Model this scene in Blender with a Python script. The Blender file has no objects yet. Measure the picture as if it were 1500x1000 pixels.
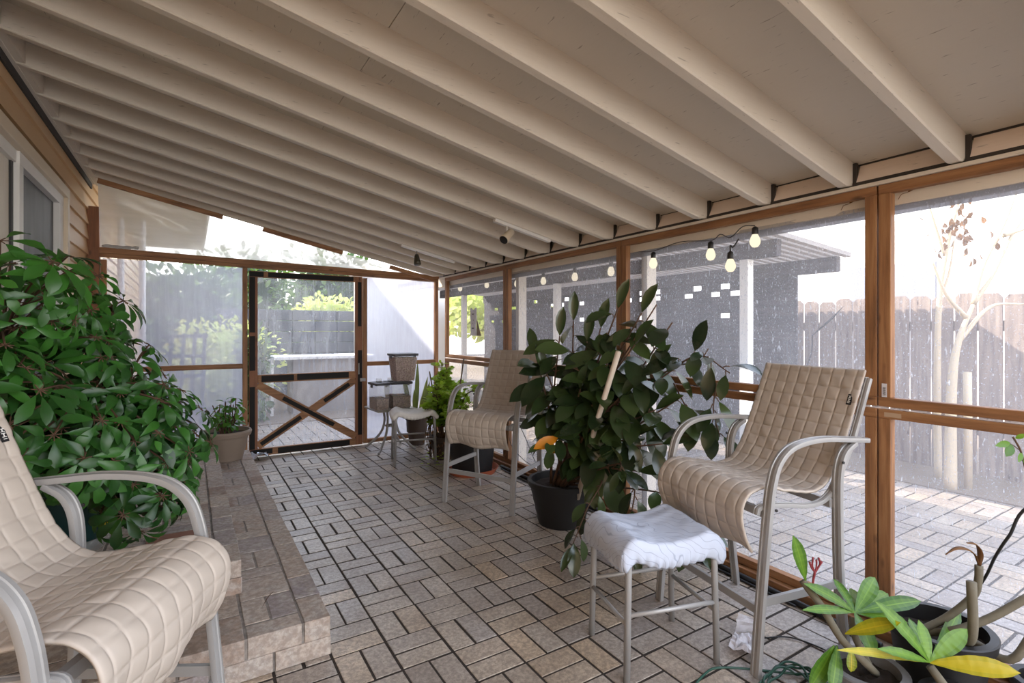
import bpy, math, random
from mathutils import Vector, Matrix, noise as mnoise
R = random.Random(11)
sc = bpy.context.scene
COL = sc.collection
V = Vector
pi = math.pi

# ------------------------------------------------------------------ helpers
class MB:
    """collects geometry for ONE mesh object"""
    def __init__(s, tf=None):
        s.v = []; s.f = []; s.c = []; s.tf = tf
    def add(s, vs, fs, c=0.5):
        b = len(s.v)
        for p in vs:
            p = V(p)
            s.v.append(V(s.tf(p)) if s.tf else p)
        for f in fs:
            s.f.append([i + b for i in f]); s.c.append(c)
    def box(s, a, b, c=0.5, bev=0.0):
        x0, y0, z0 = a; x1, y1, z1 = b
        if bev <= 0:
            vs = [(x0,y0,z0),(x1,y0,z0),(x1,y1,z0),(x0,y1,z0),(x0,y0,z1),(x1,y0,z1),(x1,y1,z1),(x0,y1,z1)]
            fs = [(0,3,2,1),(4,5,6,7),(0,1,5,4),(1,2,6,5),(2,3,7,6),(3,0,4,7)]
            s.add(vs, fs, c); return
        import bmesh
        bm = bmesh.new(); bmesh.ops.create_cube(bm, size=1)
        for v in bm.verts:
            v.co = V(((x0+x1)/2+v.co.x*(x1-x0), (y0+y1)/2+v.co.y*(y1-y0), (z0+z1)/2+v.co.z*(z1-z0)))
        bmesh.ops.bevel(bm, geom=bm.edges[:], offset=bev, segments=2, affect='EDGES', profile=.5)
        bm.verts.index_update()
        s.add([v.co.copy() for v in bm.verts], [[v.index for v in f.verts] for f in bm.faces], c); bm.free()
    def bar(s, p, q, w, h, up=(0,0,1), c=0.5):
        """rectangular bar from p to q; w sideways, h along up"""
        p = V(p); q = V(q); d = (q-p).normalized(); up = V(up)
        sd = d.cross(up).normalized(); u = sd.cross(d).normalized()
        vs = []
        for o in (p, q):
            for a, b in ((-1,-1),(1,-1),(1,1),(-1,1)):
                vs.append(o + sd*(a*w/2) + u*(b*h/2))
        s.add(vs, [(3,2,1,0),(4,5,6,7),(0,1,5,4),(1,2,6,5),(2,3,7,6),(3,0,4,7)], c)
    def sweep(s, path, sec, lat=None, cap=True, c=0.5, scale=None):
        """sec: list of (a,b) a along lat, b along normal"""
        n = len(path); path = [V(p) for p in path]; m = len(sec); vs = []
        prev = None
        for i, p in enumerate(path):
            d = (path[min(i+1,n-1)] - path[max(i-1,0)])
            d = d.normalized() if d.length > 1e-9 else V((0,0,1))
            if lat is not None:
                l = V(lat); l = (l - d*l.dot(d)).normalized()
            else:
                if prev is None:
                    t = V((0,0,1)) if abs(d.z) < .9 else V((1,0,0)); l = d.cross(t).normalized()
                else:
                    l = (prev - d*prev.dot(d)).normalized()
                prev = l
            nn = l.cross(d).normalized()
            k = scale[i] if scale else 1.0
            for a, b in sec: vs.append(p + l*(a*k) + nn*(b*k))
        fs = []
        for i in range(n-1):
            for j in range(m):
                a = i*m+j; b = i*m+(j+1)%m
                fs.append((a, b, b+m, a+m))
        if cap:
            fs.append(list(range(m))[::-1]); fs.append([(n-1)*m+j for j in range(m)])
        s.add(vs, fs, c)
    def tube(s, path, r, n=8, c=0.5, scale=None):
        s.sweep(path, [(r*math.cos(2*pi*k/n), r*math.sin(2*pi*k/n)) for k in range(n)], None, True, c, scale)
    def lathe(s, prof, ctr=(0,0,0), n=32, c=0.5, cap=False):
        vs = []; fs = []; m = len(prof)
        for k in range(n):
            a = 2*pi*k/n
            for r, z in prof: vs.append((ctr[0]+r*math.cos(a), ctr[1]+r*math.sin(a), ctr[2]+z))
        for k in range(n):
            k2 = (k+1) % n
            for i in range(m-1): fs.append((k*m+i, k2*m+i, k2*m+i+1, k*m+i+1))
        if cap: fs.append([k*m+m-1 for k in range(n)])
        s.add(vs, fs, c)
    def grid(s, fn, nu, nv, c=0.5):
        vs = [fn(i/nu, j/nv) for i in range(nu+1) for j in range(nv+1)]
        fs = [(i*(nv+1)+j, (i+1)*(nv+1)+j, (i+1)*(nv+1)+j+1, i*(nv+1)+j+1) for i in range(nu) for j in range(nv)]
        s.add(vs, fs, c)
    def leaf(s, base, d, nrm, L, W, shape='oval', droop=.25, fold=.25, c=0.5, n=5, curl=0.0):
        """a leaf blade from base along d, face towards nrm, curved down by droop, creased on the midrib"""
        base = V(base); d = V(d).normalized(); nrm = V(nrm)
        sd = d.cross(nrm)
        if sd.length < 1e-4: sd = d.cross(V((.3,.5,.8)))
        sd.normalize(); up = sd.cross(d).normalized()
        prof = {'oval': (0,.62,.95,.98,.70,0), 'obov': (0,.36,.74,1.0,.74,0), 'lance': (0,.45,.90,1.0,.66,0),
                'plum': (0,.40,.78,1.0,.88,0), 'round': (.15,.85,1.0,.95,.65,0)}[shape]
        vs = []
        p = base.copy(); ang = 0.0; st = L/n
        for i in range(n+1):
            t = i/n*5; k = int(min(t, 4.999)); w = W/2*(prof[k]+(prof[k+1]-prof[k])*(t-k))
            dd = d*math.cos(ang) - up*math.sin(ang); uu = up*math.cos(ang)+d*math.sin(ang)
            vs += [p + sd*w*math.cos(fold) + uu*(w*math.sin(fold)), p.copy(), p - sd*w*math.cos(fold) + uu*(w*math.sin(fold))]
            p = p + dd*st; ang += droop/n*2*(1+curl*i)
        fs = []
        for i in range(n):
            a = i*3; fs += [(a, a+3, a+4, a+1), (a+1, a+4, a+5, a+2)]
        s.add(vs, fs, c)
        return p
    def build(s, name, mat, parent=None, smooth=False, mods=()):
        me = bpy.data.meshes.new(name)
        me.from_pydata(s.v, [], s.f)
        at = me.attributes.new('tint', 'FLOAT', 'FACE')
        at.data.foreach_set('value', s.c)
        if smooth: me.polygons.foreach_set('use_smooth', [True]*len(me.polygons))
        me.materials.append(mat); me.update()
        o = bpy.data.objects.new(name, me); COL.objects.link(o)
        if parent is not None: o.parent = parent
        for f in mods: f(o)
        return o

def solid(t, off=0):
    def f(o):
        m = o.modifiers.new('thickness', 'SOLIDIFY'); m.thickness = t; m.offset = off
    return f
def autosmooth(o):
    import math as _m
    me = o.data
    me.polygons.foreach_set('use_smooth', [True]*len(me.polygons))
    me.set_sharp_from_angle(angle=_m.radians(38))

def tag(o, label, cat=None, group=None, kind=None):
    if label: o['label'] = label
    if cat: o['category'] = cat
    if group: o['group'] = group
    if kind: o['kind'] = kind
    return o
def thing(name, label, cat, loc=(0,0,0), rz=0, group=None, kind=None):
    o = bpy.data.objects.new(name, None); COL.objects.link(o)
    o.empty_display_size = .1; o.location = loc; o.rotation_euler = (0,0,rz)
    return tag(o, label, cat, group, kind)
def copy_tree(o, parent=None):
    c = o.copy(); COL.objects.link(c)
    if parent is not None: c.parent = parent
    for ch in [x for x in KIDS.get(o.name, [])]: copy_tree(ch, c)
    return c
KIDS = {}
def index_kids():
    KIDS.clear()
    for x in bpy.data.objects:
        if x.parent: KIDS.setdefault(x.parent.name, []).append(x)

def bez(pts, n=10):
    """smooth curve through the given points (Catmull-Rom)"""
    P = [V(p) for p in pts]; P = [P[0]*2-P[1]] + P + [P[-1]*2-P[-2]]; out = []
    for i in range(1, len(P)-2):
        a, b, c, d = P[i-1:i+3]
        for k in range(n):
            t = k/n
            out.append(.5*((2*b)+(c-a)*t+(2*a-5*b+4*c-d)*t*t+(3*b-a-3*c+d)*t**3))
    out.append(P[-2]); return out

# ------------------------------------------------------------------ materials
def srgb(r, g, b):
    f = lambda u: (u/255/12.92 if u/255 <= .04045 else ((u/255+.055)/1.055)**2.4)
    return (f(r), f(g), f(b), 1)
class NT:
    def __init__(s, name):
        s.m = bpy.data.materials.new(name); s.m.use_nodes = True; s.t = s.m.node_tree; s.t.nodes.clear()
        s.out = s.n('ShaderNodeOutputMaterial')
    def n(s, typ, **kw):
        x = s.t.nodes.new(typ)
        for k, v in kw.items():
            if k.startswith('_'): setattr(x, k[1:], v)
            else: x.inputs[k.replace('__', ' ')].default_value = v
        return x
    def l(s, a, b): s.t.links.new(a, b)
    def coord(s, scale=(1,1,1), kind='Object'):
        tc = s.n('ShaderNodeTexCoord'); mp = s.n('ShaderNodeMapping'); mp.inputs['Scale'].default_value = scale
        s.l(tc.outputs[kind], mp.inputs['Vector']); return mp.outputs['Vector']
    def noise(s, vec, scale, detail=3, rough=.55):
        x = s.n('ShaderNodeTexNoise', Scale=scale, Detail=detail, Roughness=rough)
        if vec is not None: s.l(vec, x.inputs['Vector'])
        return x.outputs['Fac']
    def ramp(s, fac, stops):
        x = s.n('ShaderNodeValToRGB'); e = x.color_ramp.elements
        while len(e) < len(stops): e.new(.5)
        for k, (p, c) in enumerate(stops):
            e[k].position = p; e[k].color = c if len(c) == 4 else (*c, 1)
        s.l(fac, x.inputs['Fac']); return x.outputs['Color']
    def mix(s, fac, a, b, mode='MIX'):
        x = s.n('ShaderNodeMix', _data_type='RGBA', _blend_type=mode)
        for inp, val in ((0, fac), (6, a), (7, b)):
            if hasattr(val, 'is_linked'): s.l(val, x.inputs[inp])
            else: x.inputs[inp].default_value = val
        return x.outputs[2]
    def math(s, op, a, b=0.0):
        x = s.n('ShaderNodeMath', _operation=op)
        for i, val in enumerate((a, b)):
            if hasattr(val, 'is_linked'): s.l(val, x.inputs[i])
            else: x.inputs[i].default_value = val
        return x.outputs[0]
    def tint(s):
        return s.n('ShaderNodeAttribute', _attribute_name='tint').outputs['Fac']
    def pbr(s, col, rough=.6, bump=None, bstr=.3, bdist=.01, metal=0, spec=.5, trans=0, transcol=None, **kw):
        p = s.n('ShaderNodeBsdfPrincipled')
        if hasattr(col, 'is_linked'): s.l(col, p.inputs['Base Color'])
        else: p.inputs['Base Color'].default_value = col
        if hasattr(rough, 'is_linked'): s.l(rough, p.inputs['Roughness'])
        else: p.inputs['Roughness'].default_value = rough
        p.inputs['Metallic'].default_value = metal; p.inputs['Specular IOR Level'].default_value = spec
        for k, v in kw.items(): p.inputs[k.replace('__', ' ')].default_value = v
        if bump is not None:
            b = s.n('ShaderNodeBump', Strength=bstr, Distance=bdist); s.l(bump, b.inputs['Height']); s.l(b.outputs[0], p.inputs['Normal'])
        res = p.outputs[0]
        if trans > 0:
            t = s.n('ShaderNodeBsdfTranslucent')
            if transcol is not None:
                if hasattr(transcol, 'is_linked'): s.l(transcol, t.inputs['Color'])
                else: t.inputs['Color'].default_value = transcol
            elif hasattr(col, 'is_linked'): s.l(col, t.inputs['Color'])
            else: t.inputs['Color'].default_value = col
            mx = s.n('ShaderNodeMixShader', Fac=trans); s.l(res, mx.inputs[1]); s.l(t.outputs[0], mx.inputs[2]); res = mx.outputs[0]
        s.l(res, s.out.inputs['Surface']); return s.m

def m_wood(name, axis, c1, c2, c3, rough=.6):
    t = NT(name); sc_ = [9, 9, 9]; sc_[axis] = .7
    v = t.coord(tuple(sc_)); g = t.noise(v, 4.0, 5, .6)
    sc2 = [60, 60, 60]; sc2[axis] = 1.6
    fine = t.noise(t.coord(tuple(sc2)), 3, 2)
    big = t.noise(t.coord((1.3,1.3,1.3)), 1.2, 2)
    col = t.ramp(g, [(.28, c1), (.5, c2), (.72, c3)])
    col = t.mix(t.math('MULTIPLY', fine, .35), col, c1)
    col = t.mix(t.ramp(big, [(.4, (0,0,0)), (.75, (.45,.45,.45))]), col, c1)
    kv = t.n('ShaderNodeTexVoronoi', Scale=1.0); s3 = [14,14,14]; s3[axis] = 5
    t.l(t.coord(tuple(s3)), kv.inputs['Vector'])
    col = t.mix(t.ramp(kv.outputs['Distance'], [(.05, (.75,.75,.75)), (.16, (0,0,0))]), col, (c1[0]*.35, c1[1]*.3, c1[2]*.3, 1))
    return t.pbr(col, rough, fine, .25, .003)
W1, W2, W3 = srgb(104,70,44), srgb(158,110,70), srgb(184,138,94)
wood = [m_wood('cedar_lumber_'+'xyz'[a], a, W1, W2, W3) for a in range(3)]
red_wood = m_wood('redwood_post', 2, srgb(108,66,42), srgb(140,90,58), srgb(160,108,72))

def m_paint(name, col, axis=0, dirt=.35, rough=.55):
    t = NT(name); s = [30,30,30]; s[axis] = 1.2
    gr = t.noise(t.coord(tuple(s)), 2.2, 3); bl = t.noise(t.coord((1.6,1.6,1.6)), 1.5, 4)
    s2 = [120,120,120]; s2[axis] = 14
    sp = t.noise(t.coord(tuple(s2)), 1.0, 2, .5)
    c = t.mix(t.math('MULTIPLY', bl, .28), col, (col[0]*.72, col[1]*.68, col[2]*.62, 1))
    c = t.mix(t.ramp(sp, [(.69, (0,0,0)), (.745, (dirt,dirt,dirt))]), c, srgb(80,64,50))
    return t.pbr(c, rough, gr, .3, .004)
cream = [m_paint('cream_painted_lumber_'+'xyz'[a], srgb(218,208,194), a) for a in range(3)]
soffit = m_paint('cream_painted_plywood', srgb(202,194,181), 1, .55, .7)
blockm = m_paint('pinkish_rough_blocking', srgb(238,222,210), 1, .3, .8)
dark_gap = NT('dark_caulk_gap').pbr(srgb(52,46,42), .8)

def m_paver():
    t = NT('concrete_pavers'); tn = t.tint()
    v = t.coord()
    n1 = t.noise(v, 55, 5, .7); n2 = t.noise(v, 3.0, 4); n3 = t.noise(v, 170, 3)
    base = t.ramp(tn, [(0, srgb(160,150,144)), (.25, srgb(194,180,164)), (.5, srgb(180,172,166)), (.75, srgb(206,184,158)), (1, srgb(198,188,176))])
    c = t.mix(t.ramp(n2, [(.35, (0,0,0)), (.7, (.6,.6,.6))]), base, srgb(132,112,92))
    c = t.mix(t.ramp(n1, [(.42, (.55,.55,.55)), (.6, (0,0,0))]), c, srgb(96,86,78))
    c = t.mix(t.ramp(n3, [(.3, (.5,.5,.5)), (.42, (0,0,0))]), c, srgb(70,62,56))
    ro = t.ramp(n2, [(.2, (.27,.27,.27)), (.8, (.44,.44,.44))])
    return t.pbr(c, ro, n1, .35, .004, spec=.7)
paver = m_paver()
def m_sand():
    t = NT('dark_joint_sand'); n = t.noise(t.coord(), 40, 4)
    return t.pbr(t.ramp(n, [(.3, srgb(36,29,24)), (.7, srgb(60,50,42))]), .95, n, .5, .01)
sand = m_sand()
def m_stepbrick():
    t = NT('step_brick'); tn = t.tint(); v = t.coord()
    n1 = t.noise(v, 45, 5, .7); n2 = t.noise(v, 13, 5, .65)
    base = t.ramp(tn, [(0, srgb(146,120,104)), (.3, srgb(184,168,154)), (.55, srgb(170,156,146)), (.8, srgb(194,178,162)), (1, srgb(138,130,136))])
    c = t.mix(t.ramp(n2, [(.45, (0,0,0)), (.62, (.75,.75,.75))]), base, srgb(184,176,168))
    c = t.mix(t.ramp(n1, [(.42, (.5,.5,.5)), (.6, (0,0,0))]), c, srgb(112,96,84))
    return t.pbr(c, .72, n1, .5, .004)
stepbrick = m_stepbrick()
def m_mortar():
    t = NT('step_mortar'); n = t.noise(t.coord(), 30, 4)
    return t.pbr(t.ramp(n, [(.3, srgb(104,96,90)), (.7, srgb(146,138,130))]), .9, n, .4, .005)
mortar = m_mortar()

def m_film(name, haze, streak=.5, tcol=(.97,.975,1,1), hcol=(.93,.94,.97,1), blur=0.0, axis=2, scratch=.5):
    """weathered clear plastic: see-through, milky, scratched"""
    t = NT(name)
    s = [9,9,9]; s[axis] = .8
    st = t.noise(t.coord(tuple(s)), 3, 4, .65); cl = t.noise(t.coord((1.5,1.5,1.5)), 1.4, 3)
    s2 = [90,90,90]; s2[axis] = 26
    scn = t.noise(t.coord(tuple(s2)), 1.0, 2)
    sp = t.noise(t.coord((130,130,130)), 1.0, 3, .7)
    h = t.math('ADD', haze, t.math('MULTIPLY', t.math('SUBTRACT', st, .5), streak))
    h = t.math('ADD', h, t.math('MULTIPLY', t.math('SUBTRACT', cl, .5), streak*.9))
    h = t.math('ADD', h, t.math('MULTIPLY', t.ramp(scn, [(.64, (0,0,0)), (.72, (1,1,1))]), scratch*.45))
    h = t.math('ADD', h, t.math('MULTIPLY', t.ramp(sp, [(.60, (0,0,0)), (.70, (1,1,1))]), scratch*.5))
    hc = t.n('ShaderNodeClamp', Min=.06, Max=.93); t.l(h, hc.inputs['Value'])
    tr = t.n('ShaderNodeBsdfTransparent', Color=tcol)
    see = tr.outputs[0]
    if blur > 0:
        rf = t.n('ShaderNodeBsdfRefraction', Color=tcol, Roughness=blur, IOR=1.03)
        mx = t.n('ShaderNodeMixShader', Fac=.5); t.l(tr.outputs[0], mx.inputs[1]); t.l(rf.outputs[0], mx.inputs[2]); see = mx.outputs[0]
    tl = t.n('ShaderNodeBsdfTranslucent', Color=hcol); df = t.n('ShaderNodeBsdfDiffuse', Color=hcol)
    m1 = t.n('ShaderNodeMixShader', Fac=.3); t.l(tl.outputs[0], m1.inputs[1]); t.l(df.outputs[0], m1.inputs[2])
    m2 = t.n('ShaderNodeMixShader'); t.l(hc.outputs[0], m2.inputs['Fac']); t.l(see, m2.inputs[1]); t.l(m1.outputs[0], m2.inputs[2])
    gl = t.n('ShaderNodeBsdfGlossy', Roughness=.18); m3 = t.n('ShaderNodeMixShader', Fac=.03)
    t.l(m2.outputs[0], m3.inputs[1]); t.l(gl.outputs[0], m3.inputs[2])
    t.l(m3.outputs[0], t.out.inputs['Surface']); return t.m
HC = (.64,.66,.73,1); TC = (.84,.85,.88,1)
film_side = m_film('clear_plastic_sheet', .26, .16, scratch=.85, hcol=HC, tcol=TC)
film_hem = m_film('folded_plastic_hem', .7, .3, hcol=(.46,.47,.50,1), tcol=(.7,.7,.74,1))
film_low = m_film('dusty_plastic_sheet', .25, .22, scratch=.7, hcol=HC, tcol=TC)
film_end = m_film('milky_plastic_sheet', .50, .20, blur=.22, scratch=.1, hcol=(.62,.66,.82,1), tcol=TC)
film_door = m_film('wrinkled_clear_plastic', .26, .45, scratch=.3, hcol=HC, tcol=TC)
film_wedge = m_film('loose_plastic_sheet', .62, .55, hcol=(.56,.55,.54,1), tcol=(.7,.7,.7,1), axis=0, blur=.6, scratch=.05)

def m_leaf(name, c1, c2, rough=.38, trans=.25, tc=None, vein=0, spec=.5, back=None):
    t = NT(name); tn = t.tint(); n = t.noise(t.coord(), 14, 3)
    c = t.mix(t.math('ADD', t.math('MULTIPLY', tn, .8), t.math('MULTIPLY', n, .25)), c1, c2)
    if back is not None:
        g = t.n('ShaderNodeNewGeometry'); c = t.mix(g.outputs['Backfacing'], c, back)
    return t.pbr(c, rough, n, .15, .005, spec=spec, trans=trans, transcol=tc if tc else c)
leaf_schef = m_leaf('umbrella_tree_leaf', srgb(14,46,22), srgb(66,122,44), .33, .22)
leaf_ficus = m_leaf('rubber_leaf', srgb(28,42,26), srgb(70,88,46), .2, .12, spec=.7, back=srgb(92,100,58))
leaf_orange = m_leaf('orange_leaf', srgb(214,118,18), srgb(226,170,30), .4, .3)
leaf_yellow = m_leaf('yellow_leaf', srgb(206,178,30), srgb(228,206,60), .45, .3)
leaf_ger = m_leaf('scented_leaf', srgb(128,172,56), srgb(206,228,108), .5, .55, tc=srgb(176,206,60))  # leaf colours raised to stand in for backlight through the plant
leaf_dry = m_leaf('dry_leaf', srgb(96,66,40), srgb(140,100,62), .8, .2)
leaf_snake = m_leaf('snake_leaf', srgb(52,84,36), srgb(150,160,80), .4, .1)
leaf_tan = m_leaf('small_bush_leaf', srgb(48,104,34), srgb(110,160,64), .45, .35)
leaf_plum = m_leaf('plumeria_leaf', srgb(28,78,18), srgb(116,156,46), .36, .3)
leaf_plumy = m_leaf('plumeria_yellowing_leaf', srgb(120,136,22), srgb(206,182,40), .42, .3)
leaf_hedge = m_leaf('hedge_leaf', srgb(40,66,36), srgb(108,136,70), .6, .3)
leaf_sunlit_look = m_leaf('sunlit_look_leaf', srgb(176,192,80), srgb(234,234,150), .6, .4)  # yellow green leaves, colours lightened to look sunlit

def m_plain(name, col, rough=.5, noise=0, nscale=20, bump=0, metal=0, **kw):
    t = NT(name)
    if noise or bump:
        n = t.noise(t.coord(), nscale, 4)
        c = t.mix(t.math('MULTIPLY', n, noise), col, (col[0]*.5, col[1]*.5, col[2]*.5, 1))
        return t.pbr(c, rough, n if bump else None, bump, .004, metal=metal, **kw)
    return t.pbr(col, rough, metal=metal, **kw)
steel = m_plain('painted_aluminium', srgb(164,162,160), .38, .18, 9, .05, metal=.25)
quilt = m_plain('quilted_beige_fabric', srgb(188,176,164), .55, .12, 5, .08)
sling = m_plain('grey_sling_mesh', srgb(120,110,98), .7, .3, 300, .2)
def m_towel():
    t = NT('white_patterned_cover'); w = t.n('ShaderNodeTexWave', Scale=4.5, Distortion=14.0, Detail=1.0); w.bands_direction = 'DIAGONAL'
    w.inputs['Detail Scale'].default_value = .8
    t.l(t.coord((3,3,3)), w.inputs['Vector']); n = t.noise(t.coord(), 60, 3)
    c = t.mix(t.ramp(w.outputs['Fac'], [(.0, (.5,.5,.5)), (.04, (0,0,0))]), srgb(186,193,208), srgb(116,124,146))
    return t.pbr(c, .85, n, .25, .004)
towel = m_towel()
white_vinyl = m_plain('white_vinyl', srgb(226,222,216), .5, .15, 12)
pot_black = m_plain('black_nursery_plastic', srgb(24,23,24), .5, .4, 8, .05)
pot_green = m_plain('dark_teal_plastic', srgb(18,60,62), .4, .3, 6)
pot_tan = m_plain('tan_resin_pot', srgb(140,124,110), .6, .25, 10, .1)
pot_brown = m_plain('brown_plastic_pot', srgb(74,58,48), .55, .25, 10)
terracotta = m_plain('terracotta', srgb(176,92,60), .75, .3, 12, .1)
soil = m_plain('potting_soil', srgb(48,36,28), .95, .8, 60, 1)
bark = m_plain('grey_brown_bark', srgb(108,92,74), .8, .5, 25, .4)
bark_plum = m_plain('grey_green_bark', srgb(118,110,92), .75, .85, 26, .7)
twig = m_plain('dark_twig', srgb(92,66,48), .8, .4, 30, .2)
stem_red = m_plain('red_flower_stalk', srgb(128,42,48), .6, .3, 20)
stake_m = m_plain('whitish_stake', srgb(206,190,172), .6, .25, 14)
tape = m_plain('black_tape', srgb(24,20,18), .6, .5, 14, .3, spec=.25)
black_rub = m_plain('black_rubber', srgb(30,29,30), .5, .3, 12)
cord_green = m_plain('green_vinyl_cord', srgb(30,70,56), .45)
paper = m_plain('white_paper', srgb(236,234,238), .8, .1, 30, trans=.3)
foil = m_plain('crumpled_clear_plastic', srgb(210,218,232), .15, .3, 20, .6, metal=.6)
def m_siding():
    t = NT('tan_lap_siding'); n = t.noise(t.coord((6,1,40)), 3, 3); n2 = t.noise(t.coord(), 2.2, 3)
    c = t.mix(t.math('MULTIPLY', n2, .35), srgb(206,170,126), srgb(170,132,92))
    return t.pbr(c, .36, n, .1, .003)
siding = m_siding()
trimp = m_plain('tan_window_trim', srgb(214,196,170), .45, .15, 6)
screen = NT('window_screen'); _n = screen.noise(screen.coord((5,5,1)), 2, 4)
screen = screen.pbr(screen.ramp(_n, [(.3, srgb(44,43,45)), (.75, srgb(84,83,85))]), .5)
blind = m_plain('pale_blind', srgb(222,212,196), .6, .1, 8)
def m_glassy(name, col, a):
    t = NT(name); tr = t.n('ShaderNodeBsdfTransparent', Color=col); g = t.n('ShaderNodeBsdfGlossy', Roughness=.12); d = t.n('ShaderNodeBsdfDiffuse', Color=col)
    m = t.n('ShaderNodeMixShader', Fac=a); t.l(tr.outputs[0], m.inputs[1]); t.l(d.outputs[0], m.inputs[2])
    m2 = t.n('ShaderNodeMixShader', Fac=.06); t.l(m.outputs[0], m2.inputs[1]); t.l(g.outputs[0], m2.inputs[2]); t.l(m2.outputs[0], t.out.inputs['Surface']); return t.m
clearbox = m_glassy('clear_container', (.92,.92,.92,1), .16)
def m_seed(name, a, b):
    t = NT(name); v = t.n('ShaderNodeTexVoronoi', Scale=110.0); t.l(t.coord(), v.inputs['Vector'])
    return t.pbr(t.mix(v.outputs['Color'], a, b), .8, v.outputs['Distance'], .6, .004)
seed_pink = m_seed('pinkish_brown_seed', srgb(120,84,76), srgb(196,164,150))
seed_dark = m_seed('dark_seed', srgb(84,60,50), srgb(176,144,122))
lid_m = m_plain('dark_grey_lid', srgb(62,60,64), .45, .2, 10)
tabletop_m = m_plain('grey_glass_tabletop', srgb(150,142,132), .3, .2, 10)
bulb_m = NT('lit_warm_bulb'); _e = bulb_m.n('ShaderNodeEmission', Color=(1,.86,.62,1), Strength=.5); bulb_m.l(_e.outputs[0], bulb_m.out.inputs['Surface']); bulb_m = bulb_m.m
fence_m = m_wood('weathered_fence_wood', 2, srgb(108,96,92), srgb(150,134,124), srgb(182,164,150), .85)
pergola_m = m_wood('weathered_pergola_wood', 1, srgb(50,47,52), srgb(76,72,76), srgb(104,98,98), .85)
white_ext = m_plain('white_exterior_paint', srgb(232,228,222), .7, .12, 4)
grey_ext = m_plain('grey_exterior_panel', srgb(150,152,160), .7, .2, 3)
dirt = m_plain('garden_dirt', srgb(128,112,96), .95, .5, 6, .6)
blockwall_m = m_plain('grey_block_wall', srgb(84,86,92), .9, .35, 6, .3)
corr_m = m_plain('corrugated_roofing', srgb(186,180,176), .6, .25, 3, trans=.35)
core_sunlit_look = m_plain('sunlit_look_core', srgb(168,180,84), .9, .5, 8, .5)  # core colour lightened to look sunlit along with its leaves
core_m = m_plain('dark_filler_core', srgb(40,58,36), .9, .6, 8, .5)  # dark colour of the added solid cores that keep sky out
trellis_m = m_plain('dark_trellis', srgb(52,52,62), .7)
label_black = m_plain('black_woven_tag', srgb(20,20,24), .7)
label_white = m_plain('white_print', srgb(224,222,218), .7)

# ------------------------------------------------------------------ camera (level, looking 32 deg to the right of the porch axis)
H, YAW, FPX, CY = 1.26, .5583, 755.3, 483.1
cam = bpy.data.cameras.new('camera'); cam.sensor_width = 36; cam.lens = FPX/1500*36
cam.shift_y = -(500-CY)/1500; cam.clip_start = .03
co = bpy.data.objects.new('camera', cam); COL.objects.link(co)
co.location = (0,0,H); co.rotation_euler = (pi/2, 0, -YAW); sc.camera = co

# ------------------------------------------------------------------ the porch
YE = 5.65                    # end wall
XL = -.75                    # house wall
def RW(p):                   # right wall: (outward, along, up) -> world, one degree off square
    t, s, z = p
    return (2.42 + t + (s-1.2)*.0175, s - t*.0175, z)
def rafz(x): return 1.873 + .217*(2.38-x)      # underside of rafters

# floor: basket-weave pavers
def pavers(mb, x0, x1, y0, y1, skip=None):
    d = .2051; g = .0048
    i0 = math.floor((x0-.670)/d); i1 = math.ceil((x1-.670)/d); j0 = math.floor((y0-2.246)/d); j1 = math.ceil((y1-2.246)/d)
    for i in range(i0, i1):
        for j in range(j0, j1):
            ax = .670+i*d; ay = 2.246+j*d
            if skip and skip(ax+d/2, ay+d/2): continue
            for k in range(2):
                if (i+j) % 2 == 1: a = (ax+k*d/2, ay, ax+(k+1)*d/2, ay+d)
                else: a = (ax, ay+k*d/2, ax+d, ay+(k+1)*d/2)
                gx = g*R.uniform(.7,1.5); gy = g*R.uniform(.7,1.5); dz = R.uniform(-.0006,.0012); b = .0014
                xa, ya, xb, yb = a[0]+gx, a[1]+gy, a[2]-gx, a[3]-gy
                tl = [R.uniform(-.0008,.0008) for _ in range(4)]
                vs = [(xa,ya,-.03),(xb,ya,-.03),(xb,yb,-.03),(xa,yb,-.03),
                      (xa,ya,dz-b+tl[0]),(xb,ya,dz-b+tl[1]),(xb,yb,dz-b+tl[2]),(xa,yb,dz-b+tl[3]),
                      (xa+b,ya+b,dz+tl[0]),(xb-b,ya+b,dz+tl[1]),(xb-b,yb-b,dz+tl[2]),(xa+b,yb-b,dz+tl[3])]
                fs = [(8,9,10,11),(4,5,9,8),(5,6,10,9),(6,7,11,10),(7,4,8,11),(0,1,5,4),(1,2,6,5),(2,3,7,6),(3,0,4,7)]
                mb.add(vs, fs, R.random())
fl = thing('floor', 'grey brown concrete pavers laid in a basket weave, porch floor and yard', 'floor', kind='structure')
mb = MB(); pavers(mb, -1.4, 5.1, -.6, 7.6, lambda x, y: x < .44 and 2.2 < y < 5.3); mb.build('pavers', paver, fl)
mb = MB(); mb.box((-12,-6,-.2), (24,24,-.0022)); mb.build('joint_sand', sand, fl)
yd = MB(); yd.box((5.0,-5,-.05), (22,22,.012)); yd.box((-6,7.5,-.05), (5.0,22,.012))
tag(yd.build('ground', dirt), 'bare dirt ground beyond the paved strip, outside', 'ground', kind='structure')

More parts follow.
